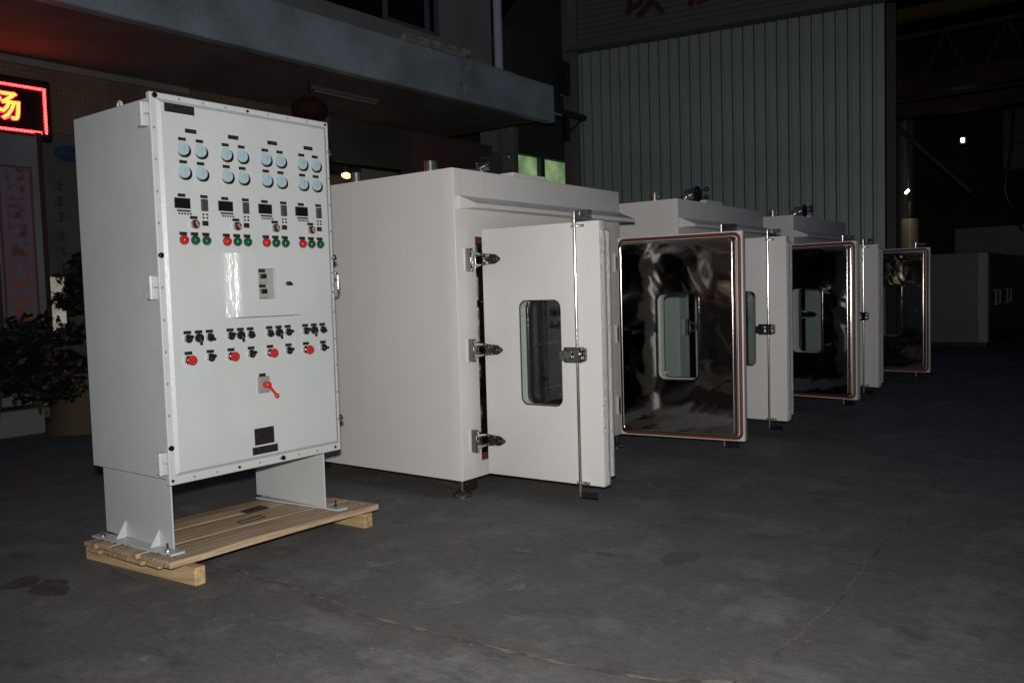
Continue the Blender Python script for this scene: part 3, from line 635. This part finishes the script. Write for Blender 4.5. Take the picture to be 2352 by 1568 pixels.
# chamber liner: five sheets of steel
bm = new(); x0, x1, z0, z1, y0, y1 = OX0+.03, OX1-.03, OZ0+.03, OZ1-.03, .10, OD-.2
box(bm, x0-.01, x0, y0, y1, z0, z1); box(bm, x1, x1+.01, y0, y1, z0, z1); box(bm, x0, x1, y0, y1, z0-.01, z0); box(bm, x0, x1, y0, y1, z1, z1+.01)
obj('chamber_liner', bm, 'liner', oven)
bm = new(); box(bm, x0, x1, y1, y1+.01, z0, z1); obj('chamber_back', bm, mat('brushed_back', (.34, .33, .32), .38, 1, (20, .2, 2)), oven)
bm = new()
for k in range(3): box(bm, x0+.002, x1-.002, .25, y1-.02, .55+k*.34, .562+k*.34)
for k in range(14): box(bm, x0+.05+k*.11, x0+.06+k*.11, .24, y1-.03, .563, .572)
obj('chamber_shelf', bm, 'liner', oven)
for a in (OZ0+.002, OZ1-.042): obj('frame_seal', box(new(), OX0+.003, OX1-.003, .012, .04, a, a+.040, .004), 'seal', oven)
bm = new(); prism(bm, [(-.0005, 1.905), (-.012, 1.905), (-.15, 1.846), (-.15, 1.820), (-.142, 1.820), (-.142, 1.842), (-.012, 1.897), (-.012, 1.826), (-.0005, 1.824)], 'x', .032, 2.006)
prism(bm, [(-.0125, 1.897), (-.142, 1.8415), (-.142, 1.8205), (-.0125, 1.8265)], 'x', .033, .04); prism(bm, [(-.0125, 1.897), (-.142, 1.8415), (-.142, 1.8205), (-.0125, 1.8265)], 'x', 1.998, 2.005)
prism(bm, [(-.0125, 1.8275), (-.1415, 1.8225), (-.1415, 1.8205), (-.0125, 1.8255)], 'x', .0405, 1.9975)
obj('rain_hood', bm, 'oven', oven)
# feet, casters
fbm = new(); cyl(fbm, (0, 0, .022), (0, 0, OB+.01), .016, seg=12); cyl(fbm, (0, 0, 0), (0, 0, .016), .064, seg=24); cyl(fbm, (0, 0, .016), (0, 0, .042), .062, .026, 24)
fm = mesh('levelling_foot', fbm, 'collar', True)
cbm = new(); cyl(cbm, (-.02, 0, .048), (.02, 0, .048), .048, seg=24); box(cbm, -.032, -.025, -.03, .03, .04, OB); box(cbm, .025, .032, -.03, .03, .04, OB); ball(cbm, (-.033, 0, .05), .012)
cm = mesh('caster', cbm, 'caster', True)
for x in (.045, OW-.045):
    for y in (.05, OD-.06): put('levelling_foot', fm, oven, (x, y, 0)); put('caster', cm, oven, (x+(.15 if x < 1 else -.15), y+.06, 0))
# roof fittings
cb = cyl(new(), (0, 0, 0), (0, 0, .075), .042, seg=24); cm2 = mesh('exhaust_stub', cb, 'chrome', True)
for y in (.27, .97): put('exhaust_stub', cm2, oven, (.09, y, OH))
damp = obj('damper_valve', cyl(cyl(new(), (0, .14, 0), (0, .14, .09), .036, seg=18), (0, .03, .075), (0, .13, .075), .05, seg=22), 'chrome', oven, True, (.45, .0, OH))
bm = cyl(new(), (0, .010, .072), (0, .029, .072), .071, seg=28); cyl(bm, (.05, .012, .105), (.075, -.03, .115), .007, seg=6); ball(bm, (.078, -.035, .116), .025); obj('handwheel', bm, 'darkwheel', damp, True)
bm = cyl(new(), (-.30, .10, .004), (-.05, .10, .045), .009, seg=8); obj('damper_rod', bm, 'chrome', damp, True)
bm = new(); box(bm, .64, 1.02, .02, .34, OH+.001, OH+.032, .003); obj('roof_hatch', bm, 'oven', oven)
# hinge brackets on the body
def bracket_bm(sgn):
    bm = new(); box(bm, -.010, .016, -.045, 0, -.072, .072, .004); return bm
def pins_bm(sgn):
    bm = new()
    for k in (-1, 1):
        cyl(bm, (-sgn*.004, -.040, k*.036), (sgn*.075, -.052, k*.030), .0105, seg=12)
        ball(bm, (0, -.046, k*.058), .007, 1, .5, 1, 8); ball(bm, (sgn*.008, -.046, k*.050), .006, 1, .5, 1, 8)
    ball(bm, (0, -.046, 0), .006, 1, .5, 1, 8); return bm
bL = mesh('hinge_bracket', bracket_bm(1), 'darkchrome', True); bR = mesh('hinge_bracket', bracket_bm(-1), 'darkchrome', True)
pL = mesh('hinge_pins', pins_bm(1), 'chrome', True); pR = mesh('hinge_pins', pins_bm(-1), 'chrome', True)
bP = mesh('hinge_base', box(new(), -.016, .017, -.012, -.0005, -.074, .074, .002), 'oven')
HZ = (1.506, .936, .358)
for z in HZ:
    put('hinge_base', bP, oven, (.083, 0, z)); put('hinge_pins', pL, put('hinge_bracket', bL, oven, (.087, -.0125, z)))
    put('hinge_base', bP, oven, (OW-.09, 0, z)); put('hinge_pins', pR, put('hinge_bracket', bR, oven, (OW-.085, -.0125, z)))
# door leaves. sgn=1: left leaf; sgn=-1: right leaf. u from hinge, n outward->inward
def build_leaf(sgn, wid, n0, ang, wu0, wu1, rod_u, hinge_xy, name):
    Z0, Z1 = .1403, 1.695; TS, TP = .076, (.055 if sgn > 0 else .085)
    FI = .003 if sgn > 0 else .045   # inset of the plug at the free edge
    wz0, wz1 = .598, 1.244
    X = lambda a: sgn*a
    def R_(a, b_): return (min(X(a), X(b_)), max(X(a), X(b_)))
    hole = rrect(*R_(wu0, wu1), wz0, wz1, .05)
    def outl(m_, r=0, fi=None): return rrect(*R_(m_, wid-(m_ if fi is None else fi)), Z0+m_, Z1-m_, r, 5)
    bm = new(); holed(bm, outl(0), hole, n0, n0+TS)
    on = lambda v: abs(v.co.z-Z0) < .001 or abs(v.co.z-Z1) < .001 or abs(abs(v.co.x)-wid) < .001 or abs(v.co.x) < .001
    es = [e for e in bm.edges if len(e.link_faces) == 2 and e.calc_face_angle(0) > 1 and all(on(v) for v in e.verts)]
    bmesh.ops.bevel(bm, geom=es, offset=.004, segments=2, affect='EDGES', profile=.5)
    d = obj(name, bm, 'oven', oven, True, (*hinge_xy, 0)); d.rotation_euler.z = ang
    nS = n0+TS; nP = nS+TP
    # stepped plug: embossed side walls and polished pan
    bm = new(); holed(bm, outl(.045, 0, FI), outl(.053, 0, FI+.008), nS, nP-.001); obj('plug_wall', bm, 'stipple' if sgn > 0 else 'mirror', d)
    if sgn > 0:
        def bulge(n_a, n_b, u0, h):
            return [(X(u0-.002), n_a)] + [(X(u0+h*math.sin(math.pi*k/8)), n_a+(n_b-n_a)*k/8) for k in range(9)] + [(X(u0-.002), n_b)]
        bm = new(); prism(bm, bulge(n0+.004, nS-.003, wid+.0005, .016), 'z', Z0+.02, Z1-.055); obj('edge_glint_strip', bm, 'stipple', d, True)  # convex strip added so the leaf edge catches a flash highlight
        bm = new(); prism(bm, bulge(nS+.002, nP-.002, wid-FI+.0005, .014), 'z', Z0+.05, Z1-.06); obj('plug_glint_strip', bm, 'stipple', d, True)  # same added bulge on the plug edge, shaped to glint in the flash
        bm = new(); box(bm, .038, .0445, nS+.001, nP-.001, Z0+.05, Z1-.05); obj('hinge_gap_shade', bm, 'rubber', d)  # black strip added as painted shade in the hinge gap
    else:
        pr_ = outl(.056, .03, FI+.012); bm = new(); tube(bm, [(q[0], nP-.010, q[1]) for q in pr_], .0125, 10, True); obj('pan_rim', bm, 'chrome', d, True)
        pr_ = outl(.047, .03, FI-.002); bm = new(); tube(bm, [(q[0], nS+.030, q[1]) for q in pr_], .008, 8, True); obj('pan_rib', bm, 'chrome', d, True)
    hole2 = rrect(*R_(wu0-.012, wu1+.012), wz0-.012, wz1+.012, .055)
    bm = new(); holed(bm, outl(.0535, .02, FI+.0085), hole2, nP-.012, nP); bmesh.ops.subdivide_edges(bm, edges=[e for e in bm.edges if e.calc_length() > .25], cuts=2); obj('inner_pan', bm, 'mirror', d)
    bm = new(); holed(bm, hole2, rrect(*R_(wu0+.002, wu1-.002), wz0+.002, wz1-.002, .05), nP-.010, nP+.006); obj('window_frame', bm, 'darkchrome', d)
    bm = new(); holed(bm, rrect(*R_(wu0+.0005, wu1-.0005), wz0+.0005, wz1-.0005, .0495), rrect(*R_(wu0+.005, wu1-.005), wz0+.005, wz1-.005, .046), n0+.006, n0+.013); obj('window_gasket', bm, 'rubber', d)
    bm = new(); box(bm, *R_(wu0+.001, wu1-.001), n0+.014, n0+.019, wz0+.001, wz1-.001); box(bm, *R_(wu0+.001, wu1-.001), nP-.018, nP-.013, wz0+.001, wz1-.001); obj('window_glass', bm, 'glass', d)
    # seal
    p = rrect(*R_(.022, wid-.022), Z0+.022, Z1-.022, .04, 5) if sgn < 0 else rrect(*R_(.07, wid-.014), Z0+.07, Z1-.07, .04, 5)
    bm = new(); tube(bm, [(q[0], (nS+.008) if sgn < 0 else nP+.004, q[1]) for q in p], .0125 if sgn < 0 else .008, 8, True); obj('door_seal', bm, 'seal', d, True)
    # rod and its ends
    bm = cyl(new(), (X(rod_u), n0-.03, .076), (X(rod_u), n0-.03, 1.752), .0105, seg=12); cyl(bm, (X(rod_u), n0-.03, 1.66), (X(rod_u), n0-.03, 1.752), .0135, seg=12); cyl(bm, (X(rod_u), n0-.03, .076), (X(rod_u), n0-.03, .16), .013, seg=12)
    obj('lock_rod', bm, 'chrome', d, True)
    for z in (1.668, .156):
        bm = new(); box(bm, *R_(rod_u-.035, rod_u+.055), n0-.018, n0-.0005, z-.008, z+.008, .003); ball(bm, (X(rod_u+.045), n0-.02, z), .008); box(bm, *R_(rod_u-.016, rod_u+.016), n0-.044, n0-.016, z-.006, z+.006, .003); obj('rod_guide', bm, 'chrome', d, True)
    for z in (1.738, .090):
        bm = new(); box(bm, *R_(rod_u, rod_u+.115), n0-.036, n0-.026, z-.017, z+.017, .003); box(bm, *R_(rod_u+.008, rod_u+.040), n0-.045, n0-.024, z-.016, z+.016, .003); obj('rod_cam', bm, 'darkchrome', d, True)
    bm = new(); box(bm, *R_(rod_u-.083, rod_u+.035), n0-.055, n0-.0005, .872, .962, .006); box(bm, *R_(rod_u+.035, rod_u+.05), n0-.03, n0-.0005, .88, .955, .003); obj('lock_case', bm, 'darkchrome', d, True)
    bm = new(); box(bm, *R_(rod_u-.10, rod_u-.02), n0-.075, n0-.056, .885, .945, .004)
    for a in (-.07, .01, .03): ball(bm, (X(rod_u+a), n0-.056, .955), .006, 1, .6, 1, 8)
    obj('latch_handle', bm, 'darkchrome', d, True)
    # hinge straps
    for z in HZ:
        bm = new(); pts = [(X(-.045), z-.05), (X(-.045), z+.05), (X(-.02), z+.046), (X(.02), z+.036), (X(.105), z+.030), (X(.135), z+.010), (X(.145), z-.001), (X(.135), z-.012), (X(.105), z-.030), (X(.02), z-.036), (X(-.02), z-.046)]
        prism(bm, pts, 'y', n0-.009, n0-.001)
        prism(bm, [(X(-.03), z-.018), (X(-.03), z+.014), (X(.085), z+.010), (X(.095), z-.002), (X(.085), z-.012)], 'y', n0-.019, n0-.0085)
        cyl(bm, (X(-.045), n0-.012, z-.05), (X(-.045), n0-.012, z+.05), .011, seg=12)
        st = obj('hinge_strap', bm, 'darkchrome', d, True)
        bm = new()
        for a, b_ in ((.015, .025), (.015, -.025), (.065, .022), (.065, -.024), (.10, 0), (.125, 0)): ball(bm, (X(a), n0-.011, z+b_), .0075, 1, .6, 1, 8)
        obj('rivets', bm, 'chrome', d, True)
    return d
hL = (.1685, -.0719); hR = (OW-.1685, -.0719)
ANG = ((1.523, 1.6993), (1.6124, 1.4181), (1.738, 1.553))
lf = build_leaf(1, .8427, 0, -ANG[0][0], .268, .571, .697, hL, 'left_leaf')
rf = build_leaf(-1, .985, -.076, ANG[0][1], .35, .668, .80, hR, 'right_leaf')
lf.name = 'door'; rf.name = 'door.001'
def place(o, xy, ang, label):
    c = dup(o); c.location = (*xy, 0); c['label'] = label
    ds = [x for x in c.children if x.name.startswith('door')]
    ds.sort(key=lambda x: x.location.x)
    ds[0].rotation_euler.z = -ang[0]; ds[1].rotation_euler.z = ang[1]
    return c
o2 = place(oven, (6.9157, 3.4172), ANG[1], 'middle white oven of the row, its left leaf partly hidden by an open mirror-lined door')
o3 = place(oven, (9.7129, 3.3614), ANG[2], 'farthest white oven, last of the row before the hall entrance')

# ---------------------------------------------------------------- pallet
pal = thing('wooden_pallet', 'low pallet of bowed weathered boards on two skids under the control cabinet', 'pallet', (0, 0, 0))
def zt(x, y): return .136-.026*(y-3.5)/.8+.006*math.sin(min(1, max(0, (x-2.06)/1.25))*math.pi)-.016*(x-2.06)
ys = [3.512, 3.668, 3.79, 3.94, 4.06, 4.19, 4.30]
rnd = random.Random(11)
for i, (a, b_) in enumerate(zip(ys, ys[1:])):
    bm = new(); n = 10; x0 = 2.028+rnd.uniform(-.010, .010); x1 = 3.33+rnd.uniform(-.03, .02); th = .024 if i else .032; dz = (.0, -.0015, .001, -.001, .0015, -.001)[i]
    rows = []
    for k in range(n+1):
        x = x0+(x1-x0)*k/n; j = rnd.uniform(-.0022, .0022)
        ya_ = a+.0012+j+(.03*k/n if i == 0 else 0); yb_ = b_-.0012+j
        if i == 0 and k < 1: ya_ += .0
        rows.append([bm.verts.new((x, ya_, zt(x, ya_)+dz)), bm.verts.new((x, yb_, zt(x, yb_)+dz)), bm.verts.new((x, yb_, zt(x, yb_)+dz-th)), bm.verts.new((x, ya_, zt(x, ya_)+dz-th))])
    for k in range(n):
        for q in range(4): bm.faces.new((rows[k][q], rows[k][(q+1) % 4], rows[k+1][(q+1) % 4], rows[k+1][q]))
    bm.faces.new(rows[0]); bm.faces.new(rows[-1]); bmesh.ops.recalc_face_normals(bm, faces=list(bm.faces))
    bmesh.ops.bevel(bm, geom=[e for e in bm.edges if e.calc_face_angle(0) > 1], offset=.003, segments=1, affect='EDGES')
    obj('board', bm, 'wood', pal)
nm = mesh('nail', cyl(new(), (0, 0, -.002), (0, 0, .0012), .0045, seg=8), 'darkmetal')
for a, b_ in zip(ys, ys[1:]):
    for x in (2.085, 3.245):
        for f_ in (.3, .72):
            y = a+(b_-a)*f_; put('nail', nm, pal, (x+rnd.uniform(-.012, .012), y, zt(x, y)+.0045))
# end blocks between boards and skid at the left
for i in range(5):
    y = 3.62+i*.13; bm = new(); box(bm, 2.022+rnd.uniform(-.010, .008), 2.16, y, y+.118, .088-.022*(y-3.5)/.8, .112-.026*(y+.1-3.5)/.8, .003); obj('packing_block', bm, 'woodraw', pal)
def skid(p0, p1, wd, h):
    bm = new(); d = (Vector(p1)-Vector(p0)); L = d.length; box(bm, 0, L, -wd/2, wd/2, 0, h, .006, 2)
    o = obj('skid', bm, 'woodraw', pal, False, (p0[0], p0[1], 0)); o.rotation_euler.z = math.atan2(d.y, d.x); return o
skid((2.158, 3.49), (2.085, 4.36), .058, .085)
skid((3.238, 3.53), (3.18, 4.38), .062, .080)
# little things lying on the boards
sc = thing('steel_scrap', 'small flat dark steel plate lying on the pallet boards under the cabinet', 'scrap', (2.86, 4.05, zt(2.86, 4.05)+.004))
bm = new(); box(bm, -.07, .07, -.035, .035, 0, .008, .002); box(bm, -.02, .05, -.02, .02, .008, .015, .002); obj('plate', bm, 'darkmetal', sc)
wr = thing('wire_frame', 'thin bent wire rectangle lying in the middle of the pallet boards', 'wire', (2.70, 3.86, zt(2.70, 3.86)+.005))
obj('wire', tube(new(), [(-.075, -.025, 0), (.075, -.02, 0), (.08, .03, 0), (-.07, .025, 0)], .003, 6, True), 'darkmetal', wr)

# ---------------------------------------------------------------- control cabinet
cab = thing('control_cabinet', 'tall pale grey-white control cabinet full of gauges and buttons standing on the pallet', 'control cabinet', (2.107, 3.62, 0))
PW, PZ0, PZ1, BD = 1.027, .453, 2.243, .732
bm = new(); box(bm, .012, PW-.012, .031, BD, .474, 2.222, .004, 2); obj('box', bm, 'cab', cab)
bm = new(); box(bm, 0, PW, 0, .03, PZ0, PZ1, .004, 2); obj('front_plate', bm, 'cab', cab)
YP = -.012
bm = new(); frame_tray(bm, (.030, 1.006, .498, 2.212), (.016, .016, .012, .012), -.0005, YP); obj('raised_panel', bm, 'cab', cab)
bm = new(); box(bm, 1.0065, 1.0085, -.0012, -.0002, .495, 2.212); box(bm, .03, 1.006, -.0012, -.0002, .4945, .4965); box(bm, .03, 1.006, -.0012, -.0002, 2.2135, 2.2155); obj('panel_joint', bm, mat('joint_shade', (.20, .21, .21), .6), cab)
SH = -.008
def cpart(name, bm, m, smooth=False, x=0, z=0, y=YP, parent=None): return put(name, mesh(name, bm, m, smooth), parent or cab, (x, y, z))
def rep(name, me, x, z, y=YP, parent=None): return put(name, me, parent or cab, (x, y, z))
def lab(w_, h_): return mesh('name_plate', box(new(), -w_/2, w_/2, -.003, 0, -h_/2, h_/2), 'plate')
L1, L2, L3 = lab(.058, .019), lab(.038, .0145), lab(.038, .0155)
# gauge: dark housing, pale dial, glass rim
bm = cyl(new(), (.0105, 0, -.0075), (.0105, -.012, -.0075), .0315, seg=28); GB = mesh('gauge', bm, 'black', True)
bm = cyl(new(), (0, -.012, 0), (0, -.0155, 0), .0305, .0295, 28); GD = mesh('gauge_glass', bm, 'gauge', True)
bm = new(); box(bm, -.004, .012, -.0163, -.0157, -.024, -.0225); box(bm, .006, .0078, -.0163, -.0157, -.018, .021); GN = mesh('gauge_mark', bm, 'grey')
SC = mesh('controller', box(new(), -.039, .039, -.010, 0, -.024, .024, .0015), 'screen')
CBAR = mesh('controller_bar', box(new(), -.034, .034, -.004, 0, -.0045, .0045), 'module')
MOD = mesh('meter_module', box(new(), -.0165, .0165, -.012, 0, -.028, .028, .0015), 'module')
bm = new()
for k in range(5): box(bm, -.029+k*.0145-.004, -.029+k*.0145+.004, -.003, 0, -.004, .004)
DT5 = mesh('key_row', bm, 'plate')
bm = new()
for a in (-.0098, .0098):
    for b_ in (-.0078, .0078): box(bm, a-.0045, a+.0045, -.003, 0, b_-.0045, b_+.0045)
DT4 = mesh('key_block', bm, 'plate')
SQ = mesh('square_plate', box(new(), -.0155, .0155, -.004, 0, -.0115, .0115), 'plate')
bm = cyl(new(), (0, 0, 0), (0, -.016, 0), .022, .020, 24); BAR = mesh('chrome_collar', bm, 'collar', True)
bm = cyl(new(), (0, -.0162, 0), (0, -.022, 0), .017, .0155, 20); DIAL = mesh('selector_dial', bm, mat('dark_red_dial', (.10, .012, .012), .25), True)
DLV = mesh('dial_grip', box(new(), -.0045, .0045, -.029, -.022, -.013, .013, .001), 'grey')
bm = cyl(new(), (0, 0, 0), (0, -.006, 0), .0225, seg=24); LR = mesh('lamp', bm, 'black', True)
def dome():
    bm = new(); ball(bm, (0, -.006, 0), .0205, 1, .95, 1, 22); bmesh.ops.bisect_plane(bm, geom=list(bm.verts)+list(bm.edges)+list(bm.faces), plane_co=(0, -.0061, 0), plane_no=(0, 1, 0), clear_outer=True); return bm
LRD, LGD = mesh('lamp_lens', dome(), 'lampred', True), mesh('lamp_lens', dome(), 'lampgreen', True)
# switches
bm = cyl(new(), (0, 0, 0), (0, -.013, 0), .0205, .0195, 22); SWC = mesh('switch', bm, 'collar', True)
bm = cyl(new(), (0, -.0132, 0), (0, -.019, 0), .0155, .0145, 20); box(bm, -.006, .006, -.032, -.019, -.012, .019, .002); SWK = mesh('switch_knob', bm, 'black', True)
bm = cyl(new(), (0, 0, 0), (0, -.013, 0), .0215, .0205, 22); box(bm, -.002, .012, -.020, -.011, -.033, .008, .003); SWB = mesh('changeover_switch', bm, 'black', True)
bm = cyl(new(), (0, 0, 0), (0, -.014, 0), .0215, .0205, 22); cyl(bm, (0, -.014, 0), (0, -.030, 0), .012, seg=14); ESB = mesh('emergency_stop', bm, 'collar', True)
bm = cyl(new(), (0, -.028, 0), (0, -.038, 0), .020, .0235, 24); cyl(bm, (0, -.038, 0), (0, -.046, 0), .0235, .020, 24); ESC = mesh('stop_button', bm, 'redcap', True)
rnd = random.Random(4)
for g in range(4):
    ux = g*.2285+SH
    rep('name_plate', L1, ux+.197, 2.086)
    for x in (.146, .236):
        for z in (2.0, 1.896):
            gb = rep('gauge', GB, ux+x, z); rep('gauge_glass', GD, 0, 0, 0, gb); rep('gauge_mark', GN, 0, 0, 0, gb)
            rep('name_plate', L2, ux+x+.004, z+.045)
    rep('name_plate', L2, ux+.133, 1.787); rep('controller', SC, ux+.1335, 1.75); rep('controller_bar', CBAR, ux+.141, 1.716); rep('key_row', DT5, ux+.147, 1.703)
    rep('name_plate', L2, ux+.249, 1.788); rep('meter_module', MOD, ux+.2475, 1.748); rep('key_block', DT4, ux+.2515, 1.697)
    rep('name_plate', L2, ux+.19, 1.687); k = rep('selector', BAR, ux+.192, 1.656); rep('selector_dial', DIAL, 0, 0, 0, k); q = rep('dial_grip', DLV, 0, 0, 0, k); q.rotation_euler.y = rnd.uniform(-.9, .9)
    rep('square_plate', SQ, ux+.2495, 1.663)
    for i, x in enumerate((.132, .19, .249)):
        rep('name_plate', L3, ux+x, 1.611)
        l = rep('lamp', LR, ux+x+.003, 1.582); rep('lamp_lens', LRD if i == 0 else LGD, 0, 0, 0, l)
    for i, x in enumerate((.127, .185, .242)):
        rep('name_plate', L3, ux+x, 1.153)
        if i == 1: s = rep('changeover_switch', SWB, ux+x+.001, 1.124); s.rotation_euler.y = rnd.uniform(-.2, .2)
        else:
            s = rep('switch', SWC, ux+x+.001, 1.124); kk = rep('switch_knob', SWK, 0, 0, 0, s); kk.rotation_euler.y = rnd.choice((.7, 1.2, -.7, 2.3))
    rep('name_plate', L3, ux+.127, 1.057); e = rep('emergency_stop', ESB, ux+.125, 1.025); rep('stop_button', ESC, 0, 0, 0, e)
    rep('name_plate', L3, ux+.242, 1.057); s = rep('switch', SWC, ux+.242, 1.028); kk = rep('switch_knob', SWK, 0, 0, 0, s); kk.rotation_euler.y = rnd.choice((.9, 1.6, 2.2))
# breaker hatch
hx0, hx1, hz0, hz1, t_ = .338-.008, .746, 1.213, 1.524, .050
bd = new(); frame_tray_pts = None
A = [(hx0, YP-.0005, hz0), (hx1, YP-.0005, hz0), (hx1, YP-.0005, hz1), (hx0, YP-.0005, hz1)]
Bp = [(hx0+.07, YP-t_, hz0), (hx1-.002, YP-t_, hz0), (hx1-.002, YP-t_, hz1), (hx0+.07, YP-t_, hz1)]
bm = new()
wx0, wx1, wz0, wz1 = .490, .592, 1.297, 1.449
holed(bm, [(p[0], p[2]) for p in Bp], [(wx0, wz0), (wx1, wz0), (wx1, wz1), (wx0, wz1)], YP-t_, YP-t_+.004)
va = [bm.verts.new(p) for p in A]; vb = [bm.verts.new((p[0], p[1]+.001, p[2])) for p in Bp]
n = 10; side = []
for i in range(n+1):
    f_ = i/n; s_ = f_; yy = A[0][1]+(Bp[0][1]-A[0][1])*math.sin(f_*math.pi/2)**.9; xx = hx0+.07*f_
    side.append((bm.verts.new((xx, yy, hz0)), bm.verts.new((xx, yy, hz1))))
for i in range(n): bm.faces.new((side[i][0], side[i][1], side[i+1][1], side[i+1][0]))
for a_, b_ in ((1, 2),): bm.faces.new((va[a_], va[b_], vb[b_], vb[a_]))
bm.faces.new((va[2], va[3], vb[3], vb[2])); bm.faces.new((va[0], va[1], vb[1], vb[0]))
bmesh.ops.recalc_face_normals(bm, faces=list(bm.faces))
M['hatch'] = mat('hatch_paint', (.56, .60, .60), .30, 0, (5.0, 1.0, 3, (6, 6, 1.6)))
hatch = obj('breaker_hatch', bm, 'cab', cab)
hatch.data.materials.append(M['hatch'])
for p in hatch.data.polygons:
    if p.normal.x < -.3 and p.center.x < hx0+.071 and abs(p.normal.z) < .1: p.material_index = 1; p.use_smooth = True
bm = new(); box(bm, wx0-.02, wx1+.02, YP-.006, YP-.001, wz0-.02, wz1+.02); obj('breaker_backplate', bm, mat('recess_grey', (.33, .37, .365), .5), cab)
for z in (1.405, 1.330):
    bm = new(); box(bm, wx0+.002, wx0+.068, YP-.034, YP-.007, z-.026, z+.022, .002); br_ = obj('breaker', bm, 'beige', cab)
    bm = new(); box(bm, wx0+.02, wx0+.054, YP-.046, YP-.0345, z-.005, z+.018, .002); obj('breaker_toggle', bm, 'black', br_)
    rep('name_plate', L2, wx0+.035, z+.034, YP-.03)
bm = cyl(new(), (0, 0, 0), (0, -.02, 0), .011, seg=14); box(bm, -.013, .013, -.03, -.02, -.006, .006, .002); o = cpart('hatch_knob', bm, 'black', True, .665, 1.374, YP-t_); o.rotation_euler.y = .5
bm = new(); box(bm, hx0+.05, hx1-.01, YP-.004, YP-.001, hz0-.006, hz0-.001); obj('hatch_shadow_line', bm, 'joint_dummy' if 'joint_dummy' in M else 'grey', cab)  # darker strip painted in as the shadow line below the hatch
# main isolator
rep('name_plate', L3, .522, .917)
bm = new(); box(bm, -.034, .034, -.012, 0, -.042, .042, .004, 2); iso = cpart('isolator', bm, 'grey', False, .525, .868)
bm = cyl(new(), (.004, -.012, 0), (.004, -.040, 0), .016, seg=18); ball(bm, (.004, -.040, 0), .0165, 1, .8, 1); cyl(bm, (.004, -.038, 0), (.044, -.050, -.058), .0075, .006, 10); ball(bm, (.044, -.050, -.058), .0125)
put('isolator_lever', mesh('isolator_lever', bm, 'redlever', True), iso)
# rating plates
cpart('rating_plate', box(new(), -.058, .058, -.003, 0, -.042, .042), 'plate', False, .526-.008, .609)
cpart('rating_plate', box(new(), -.0755, .0755, -.003, 0, -.019, .019), 'plate', False, .528-.008, .539)
cpart('rating_plate', box(new(), -.075, .075, -.003, 0, -.020, .020), 'plate', False, .145-.008, 2.180)
# bolts
bS = mesh('bolt', ball(new(), (0, 0, 0), .0062, 1, .6, 1, 10), mat('bolt_paint', (.25, .265, .265), .35), True)
bDk = mesh('bolt', cyl(new(), (0, .001, 0), (0, -.006, 0), .0075, seg=6), 'darkchrome')
bBig = mesh('bolt', cyl(cyl(new(), (0, .001, 0), (0, -.009, 0), .0135, seg=6), (0, -.009, 0), (0, -.014, 0), .008, seg=10), 'darkchrome')
for i in range(9):
    x = .022+i*.1229
    rep('bolt', bBig if i == 0 else bDk if i in (4, 8) else bS, x, 2.2275, 0); rep('bolt', bDk if i in (0, 3, 8) else bS, x-.02 if i else .014, .474, 0)
rep('bolt', bBig, .634, .475, 0)
for z in (2.083, 1.942, 1.798, 1.655, 1.51, 1.364, 1.216, 1.07, .924, .776, .626): rep('bolt', bBig if z in (1.51, .626) else bS, .014, z, 0); rep('bolt', bS, 1.017, z, 0)
# hinges on the left edge, latches and handle on the right
for z in (2.142, 1.366, .560):
    bm = new(); box(bm, -.030, -.002, .0, .045, -.0, .05, .003); box(bm, -.0295, -.0025, .004, .060, -.055, -.002, .003); cyl(bm, (-.03, .018, -.055), (-.03, .018, .05), .010, seg=12); h_ = cpart('door_hinge', bm, 'cab', True, 0, z, 0)
bm = tube(new(), [(1.012, .0, 1.325), (1.012, -.042, 1.328), (1.014, -.046, 1.345), (1.014, -.046, 1.41), (1.012, -.042, 1.427), (1.012, .0, 1.43)], .0065, 10); obj('pull_handle', bm, 'chrome', cab, True)
for z in (2.086, 1.516, .636):
    bm = new(); box(bm, -.004, .012, -.012, .02, -.012, .012, .002); cyl(bm, (.006, -.02, -.006), (.006, .01, -.02), .006, seg=8); cpart('door_latch', bm, 'darkchrome', True, PW-.002, z, 0)
bm = new(); tube(bm, [(0, .017*math.cos(a/10*6.2832), .012+.017*math.sin(a/10*6.2832)) for a in range(10)], .006, 8, True)
ey = mesh('lifting_eye', bm, 'cab', True)
for x in (.04, PW-.04): put('lifting_eye', ey, cab, (x, .33, 2.225))
# legs with gussets and floor flanges
def leg(x0, out):
    bm = new(); box(bm, x0, x0+.008, .075, .700, .128, .4735, .0015); L = obj('leg', bm, 'cab', cab)
    s = -1 if out < 0 else 1; xa_ = x0 if s < 0 else x0+.008
    for y in (.19, .50):
        bm = new(); prism(bm, [(xa_+s*.0005, .128), (xa_+s*.055, .128), (xa_+s*.0005, .215)], 'y', y, y+.007)
        obj('gusset', bm, 'cab', L)
    bm = new(); a, b_ = sorted((xa_, xa_+s*.068))
    vs = []
    for (x, y) in ((a, -.02), (b_, -.02), (b_, .72), (a, .72)): vs.append((x, y, zt(2.107+x, 3.62+y)+.001))
    lo = [bm.verts.new(v) for v in vs]; hi = [bm.verts.new((v[0], v[1], v[2]+.009)) for v in vs]
    bm.faces.new(hi); bm.faces.new(lo[::-1])
    for i in range(4): bm.faces.new((lo[i], lo[(i+1) % 4], hi[(i+1) % 4], hi[i]))
    bmesh.ops.recalc_face_normals(bm, faces=list(bm.faces)); obj('base_flange', bm, 'cab', L)
    for y in (.05, .65):
        zz = zt(2.107+xa_+s*.05, 3.62+y)+.01
        bm = cyl(new(), (xa_+s*.045, y, zz), (xa_+s*.045, y, zz+.038), .005, seg=8); cyl(bm, (xa_+s*.045, y, zz), (xa_+s*.045, y, zz+.010), .011, seg=6); obj('anchor_bolt', bm, 'darkchrome', L)
leg(.045, -1); leg(.962, 1)
